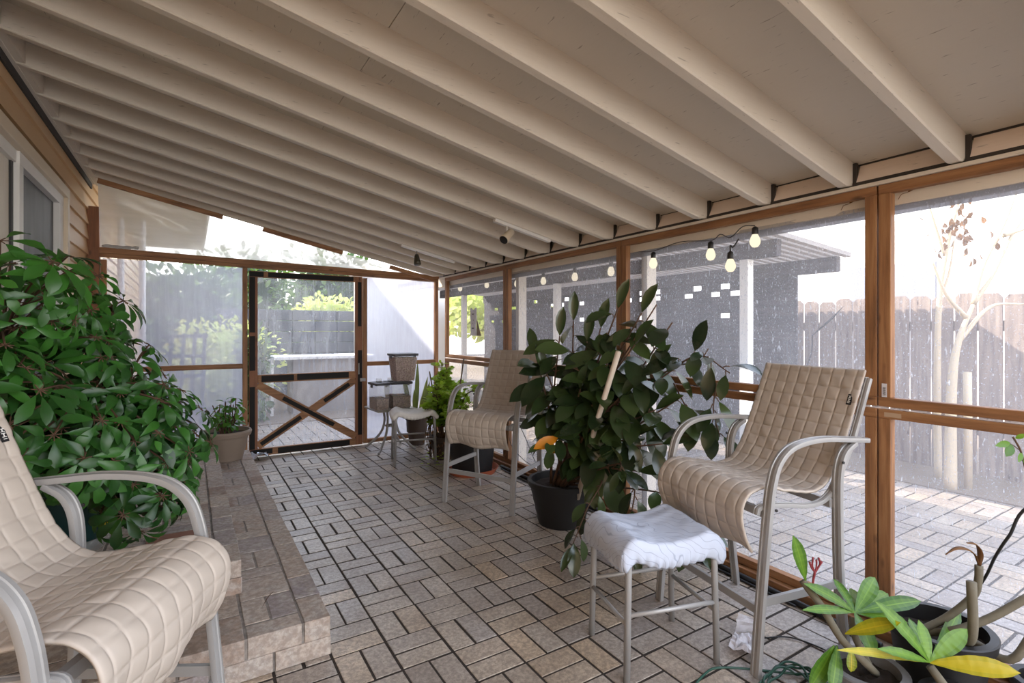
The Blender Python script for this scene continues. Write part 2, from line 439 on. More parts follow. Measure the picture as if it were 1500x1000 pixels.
# brick step along the house
st = thing('floor_step', 'two level mortared brick step along the house wall', 'step', kind='structure')
mb = MB(); mb.box((XL,2.079,0), (.459,5.35,.1475)); mb.box((XL,2.460,.1), (.180,5.35,.2865)); mb.build('mortar_bed', mortar, st)
mb = MB()
def brick(x0,y0,z0,x1,y1,z1): j = lambda: R.uniform(.003,.0065); mb.box((x0+j(),y0+j(),z0+.003), (x1-j(),y1-j(),z1-R.uniform(0,.0015)), R.random(), .0025)
y = 2.07
while y < 5.3:                                  # edge course of the lower tread, then inner course
    brick(.365,y,.07,.468,y+.205,.152); y += .205
y = 2.07; k = 0
while y < 5.3:
    if k % 3 == 0: brick(.17,y,.07,.365,y+.1,.150); y += .1
    elif k % 3 == 1:
        brick(.17,y,.07,.265,y+.2,.151); brick(.265,y,.07,.365,y+.2,.150); y += .2
    else: brick(.17,y,.07,.365,y+.205,.151); y += .205
    k += 1
x = .17
while x > XL: brick(x-.205,2.07,.07,x,2.27,.151); brick(x-.205,2.27,.07,x,2.46,.15); x -= .205
x = .468
while x > XL: brick(max(x-.205,XL),2.066,.0,x,2.16,.074); x -= .205
y = 2.07
while y < 5.3: brick(.38,y,.0,.470,y+.205,.074); y += .205
y = 2.45
while y < 5.3: brick(.09,y,.215,.190,y+.205,.291); brick(.1,y,.145,.189,y+.205,.217); y += .205
x = .19
while x > XL: brick(max(x-.205,XL),2.448,.145,x,2.55,.217); x -= .205
x = .09
while x > XL+.02:
    y = 2.45
    while y < 5.3: brick(max(x-.205,XL),y,.215,x,y+.1,.290); y += .1
    x -= .205
mb.build('bricks', stepbrick, st)

# ceiling
HYP = math.hypot(1,.217)
cl = thing('ceiling', 'cream painted sloping plywood porch ceiling', 'ceiling', kind='structure')
mb = MB()
x0, x1 = -.80, 2.80; RD = .118
for a, b in ((.1,1.2),(1.2,3.2),(3.2,5.85)):
    for xa, xb in ((x0,.62),(.623,x1)):
        mb.add([(xa,a+.0015,rafz(xa)+RD),(xb,a+.0015,rafz(xb)+RD),(xb,b-.0015,rafz(xb)+RD),(xa,b-.0015,rafz(xa)+RD),
                (xa,a,rafz(xa)+RD+.02),(xb,a,rafz(xb)+RD+.02),(xb,b,rafz(xb)+RD+.02),(xa,b,rafz(xa)+RD+.02)],
               [(0,1,2,3),(7,6,5,4),(0,4,5,1),(1,5,6,2),(2,6,7,3),(3,7,4,0)])
mb.build('plywood', soffit, cl)
mb = MB(); mb.add([(x0-.1,.1,rafz(x0-.1)+RD+.024),(x1+.1,.1,rafz(x1+.1)+RD+.024),(x1+.1,5.9,rafz(x1+.1)+RD+.024),(x0-.1,5.9,rafz(x0-.1)+RD+.024)]+
       [(x0-.1,.1,rafz(x0-.1)+RD+.05),(x1+.1,.1,rafz(x1+.1)+RD+.05),(x1+.1,5.9,rafz(x1+.1)+RD+.05),(x0-.1,5.9,rafz(x0-.1)+RD+.05)],
       [(0,1,2,3),(7,6,5,4),(0,4,5,1),(1,5,6,2),(2,6,7,3),(3,7,4,0)]); mb.build('roofing', pergola_m, cl)
RY = [.345,.724,1.106,1.478,1.853,2.228,2.612,2.990,3.362,3.744,4.120,4.468,4.828,5.190,5.50]
where = ['nearest, passing over the camera', 'second from the camera', 'third from the camera', 'fourth from the camera', 'fifth from the camera',
         'sixth from the camera', 'seventh from the camera', 'eighth from the camera, carrying a cream track spotlight', 'ninth from the camera', 'tenth from the camera', 'fifth before the end wall',
         'fourth before the end wall, carrying the dark spotlight', 'third before the end wall', 'second before the end wall', 'last, right above the end wall']
for y, wh in zip(RY, where):
    mb = MB(); xa, xb = XL+.03, 2.66
    n = 24; W = .046
    vs = []; fs = []
    for i in range(n+1):
        t = i/n; x = xa+(xb-xa)*t; wob = .0025*mnoise.noise(V((x*1.3, y*5, 0)))
        zb = rafz(x)+wob; zt = rafz(x)+RD+.001; e = .005
        if x > 2.37: zb += (x-2.37)*.3
        vs += [(x,y+wob,zt),(x,y+wob,zb+e),(x,y+e+wob,zb),(x,y+W-e+wob,zb),(x,y+W+wob,zb+e),(x,y+W+wob,zt)]
    for i in range(n):
        for k in range(5):
            a = i*6+k; fs.append((a, a+1, a+7, a+6))
    fs.append((0,1,2,3,4,5)); fs.append([n*6+k for k in range(5,-1,-1)])
    mb.add(vs, fs)
    tag(mb.build('ceiling_rafter', cream[0]), 'cream painted sloping rafter, '+wh, 'rafter', 'roof rafters', 'structure')
# blocking between the rafters over the right-hand beam
mb = MB(RW)
for i, (a, b) in enumerate(zip([-.03]+RY[:-1], RY)):
    a2 = a+.048; b2 = b-.002
    blk = thing('rafter_blocking', 'pinkish rough blocking board between rafters %d and %d counted from the camera' % (i, i+1), 'blocking', group='blocking boards', kind='structure')
    m = MB(RW); z0 = 1.888; z1 = 1.873+RD-.016
    m.add([(.0,a2+.012,z0),(.0,b2-.012,z0),(.045,b2-.01,z1),(.045,a2+.01,z1),(.08,a2,z0),(.08,b2,z0),(.09,b2,z1),(.09,a2,z1)],
          [(0,1,2,3),(7,6,5,4),(0,4,5,1),(1,5,6,2),(2,6,7,3),(3,7,4,0)])
    m.build('board', blockm, blk)
    m = MB(RW); m.box((-.004,a2,1.8745), (.1,b2,1.889)); m.box((.038,a2,z1-.007), (.1,b2,z1+.02)); m.box((.002,a2-.002,1.878), (.02,a2+.012,z1+.006)); m.box((.002,b2-.012,1.878), (.02,b2+.002,z1))
    m.build('gap_seal', dark_gap, blk)
# ledger at the house
mb = MB(); mb.box((XL,-.4,rafz(XL)-.01), (XL+.04,5.8,rafz(XL)+RD)); 
for y in RY: mb.box((XL+.04,y+.05,rafz(XL)-.005), (XL+.075,y+.37,rafz(XL)+RD-.02))
tag(mb.build('trim_ledger', cream[1]), 'cream painted ledger where the ceiling meets the house', 'trim', kind='structure')
mb = MB(); mb.box((XL,-.4,rafz(XL)-.055), (XL+.022,5.8,rafz(XL)-.01)); tag(mb.build('trim_gap_strip', dark_gap), 'dark gap strip under the ceiling ledger', 'trim', kind='structure')  # dark strip drawn where the gap under the ledger shows

# house wall
hw = thing('wall_left', 'tan lap siding of the house', 'wall', kind='structure')
mb = MB(); ch = .128; z = -.02
WY0, WY1, WZ1 = .6, 4.72, 2.245              # opening of the sliding window
while z < 4.6:
    zt = min(z+ch, 4.65)
    for (ya, yb) in ((-3,11.5),):
        segs = [(ya,yb)] if z > WZ1-.01 or z < .45 else [(ya,WY0),(WY1,yb)]
        for a, b in segs:
            mb.add([(XL+.022,a,z),(XL+.022,b,z),(XL+.004,b,zt+.006),(XL+.004,a,zt+.006),(XL-.01,a,z),(XL-.01,b,z)], [(0,1,2,3),(4,5,1,0)])
    z += ch
mb.build('siding', siding, hw)
mb = MB(); mb.box((XL-.12,-3,-.1), (XL-.07,11.5,4.65)); mb.box((XL-4,11.4,-.1),(XL-.06,11.5,4.65)); mb.box((XL-4,-3,4.6),(XL+.02,11.5,4.7)); mb.build('sheathing', siding, hw)
mb = MB(); mb.box((XL,5.95,2.78),(XL+.95,11.5,2.82)); mb.box((XL+.93,5.95,2.74),(XL+.97,11.5,2.95)); mb.box((XL,5.93,2.60),(XL+.75,5.97,2.80)); mb.build('roof_eave', cream[1], hw)
w = thing('window_1', 'dark screened sliding window in the house wall', 'window', kind='structure')
mb = MB()
for (a, b) in (((XL-.03,WY0,WZ1-.07),(XL+.035,WY1,WZ1)), ((XL-.03,WY1-.07,.45),(XL+.035,WY1,WZ1-.07))): mb.box(a, b, .5, .004)
mb.build('casing', trimp, w)
mb = MB(); YA, YB = 3.57, 4.56; ZT = 2.16
mb.box((XL-.03,YA,.46),(XL+.011,YA+.075,ZT-.0505)); mb.box((XL-.03,YB-.03,.46),(XL+.011,YB+.09,ZT-.0505)); mb.box((XL-.03,YA,ZT-.05),(XL+.012,YB+.09,ZT+.02)); mb.box((XL-.03,WY0,ZT-.045),(XL+.0,YA,ZT+.03))
mb.box((XL-.035,WY0,ZT+.018),(XL+.008,WY1-.06,WZ1-.062)); mb.box((XL-.035,YB+.0905,.46),(XL+.006,WY1-.065,WZ1-.065)); mb.build('window_frame', white_vinyl, w)
mb = MB(); mb.box((XL-.03,YA+.07,.46),(XL-.022,YB-.02,ZT-.04)); mb.build('screen', screen, w)
mb = MB(); mb.box((XL-.04,YA-.034,.46),(XL-.012,YA-.002,ZT-.045)); mb.build('dark_track', black_rub, w)
for k in range(14):
    mb = MB(); a = YA-.036-k*.085; mb.box((XL-.028,a-.083,.47),(XL-.022,a,ZT-.046)); mb.build('blind_slat', blind, w)

# ---- framed plastic panels ----
def panel_right(n, s0, s1, z0, z1, label, film, lower):
    w = thing('window_%d' % n, label, 'plastic window', kind='structure')
    T = .04; wd = .045
    m = MB(RW)
    m.box((0,s0,z0),(T,s1,z0+.038),.5,.003); m.box((0,s0,z1-.038),(T,s1,z1),.5,.003)
    m.build('rail', wood[1], w)
    for a in (s0, s1-wd):
        m = MB(RW); m.box((0.001,a,z0+.038),(T,a+wd,z1-.038),.5,.003); m.build('stile', wood[2], w)
    def sh(u, v):
        s = s0+.012+(s1-s0-.024)*u; z = z0+.012+((z1 if lower else 1.80)-z0-.024)*v
        return ((T+.004 if lower else T+.006)+.006*mnoise.noise(V((s*2.2, z*2.2, n))), s, z)
    m = MB(RW); m.grid(sh, 24, 16); m.build('plastic_sheet', film, w, True)
    if not lower:
        m = MB(RW); m.box((T+.012,s0+.02,1.735),(T+.014,s1-.02,1.78)); m.build('folded_hem', film_hem, w)
    return w
bays = [(-.53,1.008,'right of the double post, nearest the camera'), (1.014,2.535,'behind the near bar chair'), (2.541,4.066,'behind the rubber plant'), (4.072,5.46,'at the far corner')]
for i, (a, b, txt) in enumerate(bays):
    panel_right(2+2*i, a, b, .945, 1.858, 'upper wood framed clear plastic panel '+txt, film_side, False)
    panel_right(3+2*i, a, b, .045, .935, 'lower wood framed dusty plastic panel '+txt, film_low, True)
# base plate and outer structure
mb = MB(RW); mb.box((-.03,-.6,.0),(.10,5.6,.042),.5,.004); tag(mb.build('trim_1', wood[1]), 'brown wood base plate along the right wall floor', 'trim', kind='structure')
mb = MB(RW); mb.box((-.012,-.6,1.8585),(.1,5.6,1.8735),.5,.002); tag(mb.build('trim_6', cream[1]), 'thin cream top plate between the rafters and the brown rail, right wall', 'trim', kind='structure')
mb = MB(RW); mb.box((.045,-.6,1.772),(.16,5.75,1.885),.5,.004); tag(mb.build('trim_2', cream[1]), 'cream painted beam over the right wall panels', 'beam', kind='structure')
for s, txt in ((2.42,'beside the rubber plant'),(4.0,'two panels from the end wall')):
    mb = MB(RW); mb.box((.07,s-.05,0),(.155,s+.0,1.775),.5,.003); tag(mb.build('porch_post', cream[2]), 'white porch post outside the plastic '+txt, 'post', 'white porch posts', 'structure')

# ---- end wall ----
def ebox(m, x0, x1, z0, z1, y0=YE, y1=YE+.045, b=.003): m.box((x0,y0,z0),(x1,y1,z1),.5,b)
mb = MB(); ebox(mb,-.742,-.66,.28,2.315,YE-.03,YE+.055); tag(mb.build('trim_3', red_wood), 'reddish wood corner post against the house siding', 'post', kind='structure')
# top beam, slightly sagging to the right
def beam(m, za0, za1, zb0, zb1, y0, y1, xa=-.66, xb=2.50):
    m.add([(xa,y0,za0),(xb,y0,zb0),(xb,y1,zb0),(xa,y1,za0),(xa,y0,za1),(xb,y0,zb1),(xb,y1,zb1),(xa,y1,za1)],
          [(0,3,2,1),(4,5,6,7),(0,1,5,4),(1,2,6,5),(2,3,7,6),(3,0,4,7)])
mb = MB(); beam(mb,1.925,1.972,1.862,1.902,YE-.02,YE+.06); tag(mb.build('trim_4', wood[0]), 'upper top plate of the end wall', 'beam', kind='structure')
mb = MB(); beam(mb,1.893,1.924,1.83,1.861,YE,YE+.045); tag(mb.build('trim_5', wood[0]), 'lower top plate of the end wall', 'beam', kind='structure')
def panel_end(n, x0, x1, zr, label):
    w = thing('window_%d' % n, label, 'plastic window', kind='structure')
    zt0 = 1.893-.0199*(x0+.66); zt1 = 1.893-.0199*(x1+.66)
    for a in (x0, x1-.042):
        m = MB(); ebox(m, a, a+.042, .02, min(zt0,zt1)-.001); m.build('stile', wood[2], w)
    m = MB(); ebox(m, x0+.042, x1-.042, zr-.045, zr); m.build('middle_rail', wood[0], w)
    m = MB(); ebox(m, x0+.042, x1-.042, .02, .06); m.build('bottom_rail', wood[0], w)
    def sh(u, v):
        x = x0+.01+(x1-x0-.02)*u; z = .03+(zt0+(zt1-zt0)*u-.035)*v
        return (x, YE+.05+.008*mnoise.noise(V((x*2.5, z*2.5, n*3.1))), z)
    m = MB(); m.grid(sh, 20, 24); m.build('plastic_sheet', film_end, w, True)
panel_end(10, -.655, .478, .93, 'milky plastic panel at the end wall, left of the screen door')
panel_end(11, 1.612, 2.50, .91, 'sunlit milky plastic panel at the end wall, right of the screen door')
# door
dr = thing('door_1', 'homemade wood screen door patched with black tape and clear plastic', 'door', kind='structure')
DX0, DX1, DZ0, DZ1 = .492, 1.598, .015, 1.84
SW = .075
for a, b in ((DX0,DX0+SW),(DX1-SW,DX1)):
    m = MB(); ebox(m, a, b, DZ0, DZ1, YE-.01, YE+.03); m.build('stile', red_wood, dr)
for z0, z1, nm in ((DZ1-.06,DZ1,'top_rail'),(.735,.815,'lock_rail'),(DZ0,.085,'bottom_rail')):
    m = MB(); ebox(m, DX0+SW, DX1-SW, z0, z1, YE-.009, YE+.029); m.build(nm, wood[0], dr)
brs = []
for (xa,za,xb,zb,dy) in ((DX0+SW,.11,DX1-SW,.72,0),(DX0+SW,.72,DX1-SW,.11,-.012)):
    m = MB(); m.bar((xa,YE+.008+dy,za),(xb,YE+.008+dy,zb),.022,.075,(0,0,1)); brs.append(m.build('cross_brace', wood[0], dr))
def doorsheet(z0, z1):
    def f(u, v):
        x = DX0+.05+(DX1-DX0-.1)*u; z = z0+(z1-z0)*v
        return (x, YE+.024+.012*mnoise.noise(V((x*5, z*3, 2))) + .005*mnoise.noise(V((x*17, z*9, 5))), z)
    return f
m = MB(); m.grid(doorsheet(.78,1.80), 40, 40); m.build('plastic_sheet', film_door, dr, True)
m = MB(); m.grid(doorsheet(.06,.76), 40, 30); m.build('plastic_sheet', film_door, dr, True)
def tapes(name, boxes):
    m = MB()
    for (x0,x1,z0,z1) in boxes: ebox(m, x0, x1, z0, z1, YE-.0135, YE-.0095, 0)
    o = m.build(name, tape, dr); o['label'] = 'black tape strips along the door frame'
tapes('tape', [(DX0+.003,DX0+.05,.085,.70),(DX0+.003,DX0+.052,.86,1.20),(DX0+.003,DX0+.052,1.235,DZ1-.06),(DX0,.62,DZ1-.055,DZ1-.006),(.66,1.50,DZ1-.056,DZ1-.008),
               (DX1-.05,DX1-.006,.12,1.04),(DX1-.05,DX1-.012,1.3,1.78),(.60,.90,.745,.805),(.93,1.45,.748,.808),(.75,1.46,.02,.078),(DX0+.01,.70,.03,.08)])
m = MB()
for (xa,za,xb,zb,dy,t0,t1) in ((DX0+SW,.11,DX1-SW,.72,0,.03,.42),(DX0+SW,.11,DX1-SW,.72,0,.66,.93),(DX0+SW,.72,DX1-SW,.11,-.012,.24,.76)):
    p = V((xa,YE-.0045+dy,za)); q = V((xb,YE-.0045+dy,zb)); m.bar(p.lerp(q,t0), p.lerp(q,t1), .004, .04)
o = m.build('brace_tape', tape, dr); o['label'] = 'black tape strips along the crossed braces'
m = MB(); m.box((DX1-.03,YE-.03,.70),(DX1+.03,YE-.009,.735),.5,.003); m.tube([(DX1-.045,YE-.03,.78),(DX1-.045,YE-.03,.90)], .006); m.build('latch', steel, dr)
# loose sheet in the gable wedge with batten strips
def wedge(u, v):
    x = -.656+3.076*u; zb = 1.965-.0199*(x+.66); zt = rafz(x)-.02
    zt = max(zt, zb+.002); z = zb+(zt-zb)*v
    y = YE+.02-.16*v*(1-.6*u) + .05*math.sin(pi*v)*mnoise.noise(V((x*1.6, v*2, 4))) + .02*mnoise.noise(V((x*5+v*3, v*5, 8)))*math.sin(pi*min(1,v+.08))
    return (x, y, z)
mb = MB(); mb.grid(wedge, 90, 30); ws = thing('window_12', 'loose wrinkled plastic sheet filling the wedge above the end wall', 'plastic sheet', kind='structure')
mb.build('plastic_sheet', film_wedge, ws, True)
for a, b in ((-.655,.26),(.60,1.36),(1.88,2.38)):
    mb = MB(); mb.bar((a,YE-.16+.04*max(a,0),rafz(a)-.022),(b,YE-.16+.04*b,rafz(b)-.022),.02,.042); mb.build('batten', wood[0], ws)
def roll(t):
    x = -.64+.25*t
    return (x, YE-.03+.01*math.sin(9*t), 1.982+.004*math.sin(9*t))
mb = MB(); mb.tube([roll(k/12) for k in range(13)], .016, 8, scale=[.5+.5*abs(math.sin(2.2*k)) for k in range(13)]); mb.build('rolled_edge', film_wedge, ws, True)

def at(px, py, dep):
    """a surveyed point: bearing read off the photograph, distance along the viewing axis measured on the floor grid"""
    r = V((math.cos(YAW), -math.sin(YAW), 0)); w = V((math.sin(YAW), math.cos(YAW), 0))
    p = (r*((px-750)/FPX) + w + V((0,0,(CY-py)/FPX)))*dep
    return V((p.x, p.y, p.z+H))

# ------------------------------------------------------------------ bar chairs
# local: x forward, y to the sitter's left, z up; s = distance behind the front foot, x = .24 - s
def S(s, z, y=0): return V((.24-s, y, z))
FLAT = [(-.019,-.008),(-.006,-.011),(.006,-.011),(.019,-.008),(.021,0),(.019,.009),(.008,.011),(.006,.008),(-.006,.008),(-.008,.011),(-.019,.009),(-.021,0)]
def make_chair(label):
    t = thing('bar_chair', label, 'chair', group='quilted bar chairs')
    for y in (.285, -.285):
        arm = bez([S(.0,0,y),S(.03,.33,y),S(.06,.60,y),S(.078,.70,y),S(.105,.765,y),S(.155,.81,y),S(.23,.832,y),S(.34,.838,y),S(.46,.828,y),S(.57,.818,y)], 6)
        m = MB(); m.sweep(arm, FLAT, (0,1,0)); m.build('front_leg_and_armrest', steel, t, mods=[autosmooth])
        leg = bez([S(.455,0,y),S(.425,.25,y),S(.415,.55,y),S(.418,.70,y),S(.445,.775,y*1.0),S(.50,.812,y)], 6)
        m = MB(); m.sweep(leg, FLAT, (0,1,0)); m.build('rear_leg', steel, t, mods=[autosmooth])
        rail = bez([S(.03,.575,y*.9),S(.05,.60,y*.9),S(.16,.595,y*.9),S(.30,.578,y*.9),S(.39,.60,y*.9),S(.45,.67,y*.9),S(.53,.81,y*.9),S(.63,1.06,y*.9)], 6)
        m = MB(); m.sweep(rail, [(a*.62, b*.9) for a, b in FLAT], (0,1,0)); m.build('seat_rail', steel, t, mods=[autosmooth])
        m = MB(); m.bar(S(.035,.262,y),S(.425,.268,y),.014,.03); m.build('side_stretcher', steel, t)
        for q in ((.075,.60),(.417,.745)):
            c = S(q[0],q[1],y)
            sg = 1 if y > 0 else -1; m = MB(); m.tube([c+V((0,sg*.020,0)), c+V((0,sg*.0245,0))], .0055, 8); m.build('bolt', black_rub, t)
    m = MB(); m.bar(S(.03,.225,.285),S(.03,.225,-.285),.014,.03); m.build('foot_rail', steel, t)
    m = MB(); m.bar(S(.07,.575,.285),S(.07,.575,-.285),.02,.03); m.build('cross_bar', steel, t)
    m = MB(); m.bar(S(.40,.578,.27),S(.40,.578,-.27),.02,.03); m.build('cross_bar', steel, t)
    m = MB(); m.bar(S(.63,1.055,.25),S(.63,1.055,-.25),.02,.02); m.build('top_bar', steel, t)
    prof = bez([S(.036,.44),S(.005,.50),S(-.008,.565),S(.002,.612),S(.035,.640),S(.09,.645),S(.20,.622),S(.31,.604),S(.395,.622),S(.46,.69),S(.52,.80),S(.58,.94),S(.64,1.085)], 14)
    ln = [0]
    for a, b in zip(prof, prof[1:]): ln.append(ln[-1]+(b-a).length)
    TOT = ln[-1]
    def pt(d):
        k = 0
        while k < len(ln)-2 and ln[k+1] < d: k += 1
        f = (d-ln[k])/max(1e-6, ln[k+1]-ln[k]); p = prof[k].lerp(prof[k+1], f)
        a = prof[max(k-1,0)]; b = prof[min(k+2,len(prof)-1)]; tg = (b-a).normalized()
        return p, V((0,1,0)).cross(tg).normalized()
    NR, NC = 19, 8; WID = .50
    def pad(u, v):
        q = u*198; d = .03*q/4 if q <= 4 else (TOT-.03+.03*(q-194)/4 if q >= 194 else .03+(TOT-.06)*(q-4)/190)
        p, n = pt(d); y = (v-.5)*WID
        # a border strip all round, quilted squares inside
        bu = min(d, TOT-d)/.03; bv = min(v, 1-v)*WID/.03
        qa = abs(math.sin(pi*NR*(d-.03)/(TOT-.06))) if bu > 1 else .55*math.sin(pi*min(1,bu))
        qb = abs(math.sin(pi*NC*((v*WID-.03)/(WID-.06)))) if bv > 1 else .55*math.sin(pi*min(1,bv))
        puff = .0044*(min(qa,1)**.26)*(min(qb,1)**.26)
        wr = .004*mnoise.noise(V((d*9, y*14, 3))) + .0025*mnoise.noise(V((d*30+y*22, y*9, 1)))
        front = max(0, 1-d/.16)
        wr += front*.016*math.sin(y*19+1.5)
        edge = .004*(abs(v-.5)*2)**8
        return p + n*(puff+wr+edge+.012) + V((0,y,0))
    m = MB(); m.grid(pad, 198, 100); pd = m.build('quilted_pad', quilt, t, True, [solid(.009,-1)])
    pd['label'] = 'beige quilted chair pad'
    # black woven tag on the pad border
    d = TOT-.155; p, n = pt(d); p2, _ = pt(d+.045)
    m = MB(); m.bar(p+n*.026+V((0,.222,0)), p2+n*.026+V((0,.222,0)), .020, .003, n); tg = m.build('fabric_tag', label_black, pd); tg['label'] = 'small black tag with white print'
    m = MB()
    for k, (a, b, w) in enumerate(((.15,.2,.010),(.28,.33,.012),(.28,.5,.003),(.5,.55,.012),(.62,.66,.012),(.62,.8,.003),(.8,.84,.012))):
        m.bar(p.lerp(p2,a)+n*.0285+V((0,.222,0)), p.lerp(p2,b)+n*.0285+V((0,.222,0)), w, .001, n)
    m.build('tag_print', label_white, tg)
    return t
def place_chair(o, fx, fy, ang, left_ref):
    """front foot nearest the camera stands at fx,fy; ang = facing direction"""
    f = V((math.cos(ang), math.sin(ang))); l = V((-f.y, f.x)); c = V((fx, fy)) - f*.24 - l*(.285*left_ref)
    o.location = (c.x, c.y, 0); o.rotation_euler = (0,0,ang)
ch1 = make_chair('beige quilted bar chair behind the white covered footstool, near the double post')
place_chair(ch1, 1.747, 1.122, pi-.2045, 1)
index_kids()
ch2 = copy_tree(ch1); ch2['label'] = 'farther beige quilted bar chair, in front of the large black planter'
place_chair(ch2, 1.854, 2.969, math.atan2(-.19-.10,-.535+.0), 1)
ch3 = copy_tree(ch1); ch3['label'] = 'beige quilted bar chair cut by the left edge of the photo, beside the brick step'
place_chair(ch3, .088, 1.735, -.50, 1)

# ------------------------------------------------------------------ footstools
def make_stool(label, covered):
    t = thing('footstool', label, 'footstool', group='footstools')
    L, W, Z = .40, .31, .50
    def sad(u, v, dz=0, k=1.0):
        x = (u-.5)*L*k; y = (v-.5)*W*k; a = abs(u-.5)*2
        z = Z-.035 + .045*min(1,a**2*1.15) - .05*max(0,(a-.72)/.28)**1.6
        return V((x, y, z+dz))
    for sx in (1,-1):
        for sy in (1,-1):
            m = MB(); m.tube([(sx*(L/2-.012),sy*(W/2-.004),0),(sx*(L/2-.022),sy*(W/2-.008),Z-.075),(sx*(L/2-.035),sy*(W/2-.010),Z-.028)], .0125, 10); m.build('leg', steel, t, True)
    m = MB()
    for sx in (1,-1): m.tube([(sx*(L/2-.015),-W/2+.006,.20),(sx*(L/2-.015),W/2-.006,.20)], .0085, 8)
    for sy in (1,-1): m.tube([(-L/2+.014,sy*(W/2-.006),.235),(L/2-.014,sy*(W/2-.006),.235)], .0085, 8)
    m.build('stretcher', steel, t, True)
    for sy in (1,-1):
        m = MB(); m.sweep([sad(k/14, .5+sy*.47, -.006) for k in range(15)], [(-.011,-.014),(.011,-.014),(.011,.014),(-.011,.014)], (0,1,0)); m.build('seat_rail', steel, t, mods=[autosmooth])
    m = MB(); m.grid(lambda u, v: sad(u, v, .004), 24, 8); m.build('seat_sling', sling, t, True, [solid(.006)])
    return t, sad, L, W
def cover(sad, L, W, label, grp, skirt, t):
    def f(u, v):
        # u,v in 0..1 ; outer 18% is the skirt
        def sp(q, ext):
            e = .17
            if q < e: return 0.0, (e-q)/e
            if q > 1-e: return 1.0, (q-(1-e))/e
            return (q-e)/(1-2*e), 0.0
        a, sa = sp(u, L); b, sb = sp(v, W); s_ = max(sa, sb)
        p = sad(a, b, .012); rnd = .012*math.sin(min(1,s_*2.2)*pi/2)
        if sa > 0: p.x += (rnd if a > .5 else -rnd)
        if sb > 0: p.y += (rnd if b > .5 else -rnd)
        g = mnoise.noise(V((p.x*20, p.y*20, t)))
        ph = math.atan2(p.y*1.3, p.x)
        drop = skirt*(s_**1.15)*(1+.25*mnoise.noise(V((ph*1.5, 2, t)))) 
        ruff = .0045*math.sin(ph*46)*max(0, s_-.45)*2 if s_ > 0 else 0
        ax = V((p.x*1.2, p.y*1.6, 0)); ax = ax.normalized() if ax.length > 0 else ax
        p += ax*(ruff - .02*max(0, s_-.75)/.25*.6)
        p.z += -drop + .006*g*(1-s_) 
        return p
    m = MB(); m.grid(f, 76, 64)
    o = m.build('seat_cover', towel, None, True, [solid(.004, 1)])
    return tag(o, label, 'seat cover', grp)
stA, sad, L_, W_ = make_stool('footstool under a pale blue white cover, in front of the near bar chair', True)
ang = math.atan2(1.235-1.341, 1.698-1.342)
cs = V(((1.396+1.342+1.698+1.76)/4, (1.639+1.341+1.235+1.54)/4))
stA.location = (cs.x, cs.y, 0); stA.rotation_euler = (0,0,ang)
cvA = cover(sad, L_, W_, 'white stretch cover with fine line pattern on the near footstool', 'footstool covers', .085, 1)
cvA.location = stA.location; cvA.rotation_euler = stA.rotation_euler
index_kids()
stB = copy_tree(stA); stB['label'] = 'bare framed footstool beside the small table at the back, white cloth on its seat'
stB.location = (1.82, 4.70, 0); stB.rotation_euler = (0,0,-.25)
cvB = cover(sad, L_*.98, W_*.98, 'plain white cloth draped over the back footstool', 'footstool covers', .05, 5)
cvB.location = (1.82, 4.70, .0); cvB.rotation_euler = (0,0,-.25); cvB.data.materials[0] = white_vinyl

# ------------------------------------------------------------------ small table with seed containers
tb = thing('side_table', 'small grey square patio table with curved legs, in the far corner', 'table', (1.80,5.32,0), .05)
m = MB(); m.box((-.21,-.21,.425),(.21,.21,.445),.5,.006); m.build('tabletop', tabletop_m, tb)
for sx in (1,-1):
    for sy in (1,-1):
        pts = bez([(sx*.055,sy*.055,.425),(sx*.045,sy*.045,.30),(sx*.075,sy*.075,.17),(sx*.16,sy*.16,.05),(sx*.20,sy*.20,.012)], 6)
        m = MB(); m.tube(pts, .013, 8); m.build('leg', steel, tb, True)
m = MB(); m.lathe([(.05,.24),(.056,.25),(.05,.26)], n=16); m.build('leg_ring', steel, tb, True)
def container(name, label, x, y, z, w0, w1, d0, d1, h, fill, fmat, rz=0, stopper=None):
    t = thing(name, label, 'food container', (x,y,z), rz, 'seed containers on the side table')
    def shell(m, k0, k1, z0, z1, inset):
        a = w0+(w1-w0)*k0-inset; b = w0+(w1-w0)*k1-inset; c = d0+(d1-d0)*k0-inset; d = d0+(d1-d0)*k1-inset
        m.add([(-a/2,-c/2,z0),(a/2,-c/2,z0),(a/2,c/2,z0),(-a/2,c/2,z0),(-b/2,-d/2,z1),(b/2,-d/2,z1),(b/2,d/2,z1),(-b/2,d/2,z1)],
              [(0,3,2,1),(0,1,5,4),(1,2,6,5),(2,3,7,6),(3,0,4,7)])
        return a, b, c, d
    m = MB(); shell(m, 0, 1, .0, h, 0); m.build('body', clearbox, t)
    m = MB(); a, b, c, d = shell(m, 0, fill, .004, h*fill, .008)
    n = len(m.v); 
    def top(u, v): return ((u-.5)*b, (v-.5)*d, h*fill + .012*mnoise.noise(V((u*3, v*3, x)))-.03*(u-.5) - .0)
    m.grid(top, 8, 8); m.build('seed', fmat, t)
    m = MB(); m.box((-w1/2-.008,-d1/2-.008,h-.004),(w1/2+.008,d1/2+.008,h+.02),.5,.004); 
    m.box((-w1/2-.013,-.03,h-.03),(-w1/2-.007,.03,h+.012)); m.box((w1/2+.007,-.03,h-.03),(w1/2+.013,.03,h+.012)); m.build('lid', lid_m, t)
    if stopper:
        m = MB(); m.box((stopper[0]-.024,-.03,h+.02),(stopper[0]+.022,.03,h+.06),.5,.004); m.build('stopper', clearbox, t)
        m = MB(); m.box((stopper[0]-.02,-.026,h+.0205),(stopper[0]+.019,.026,h+.03)); m.build('hinge_cap', lid_m, t)
    return t
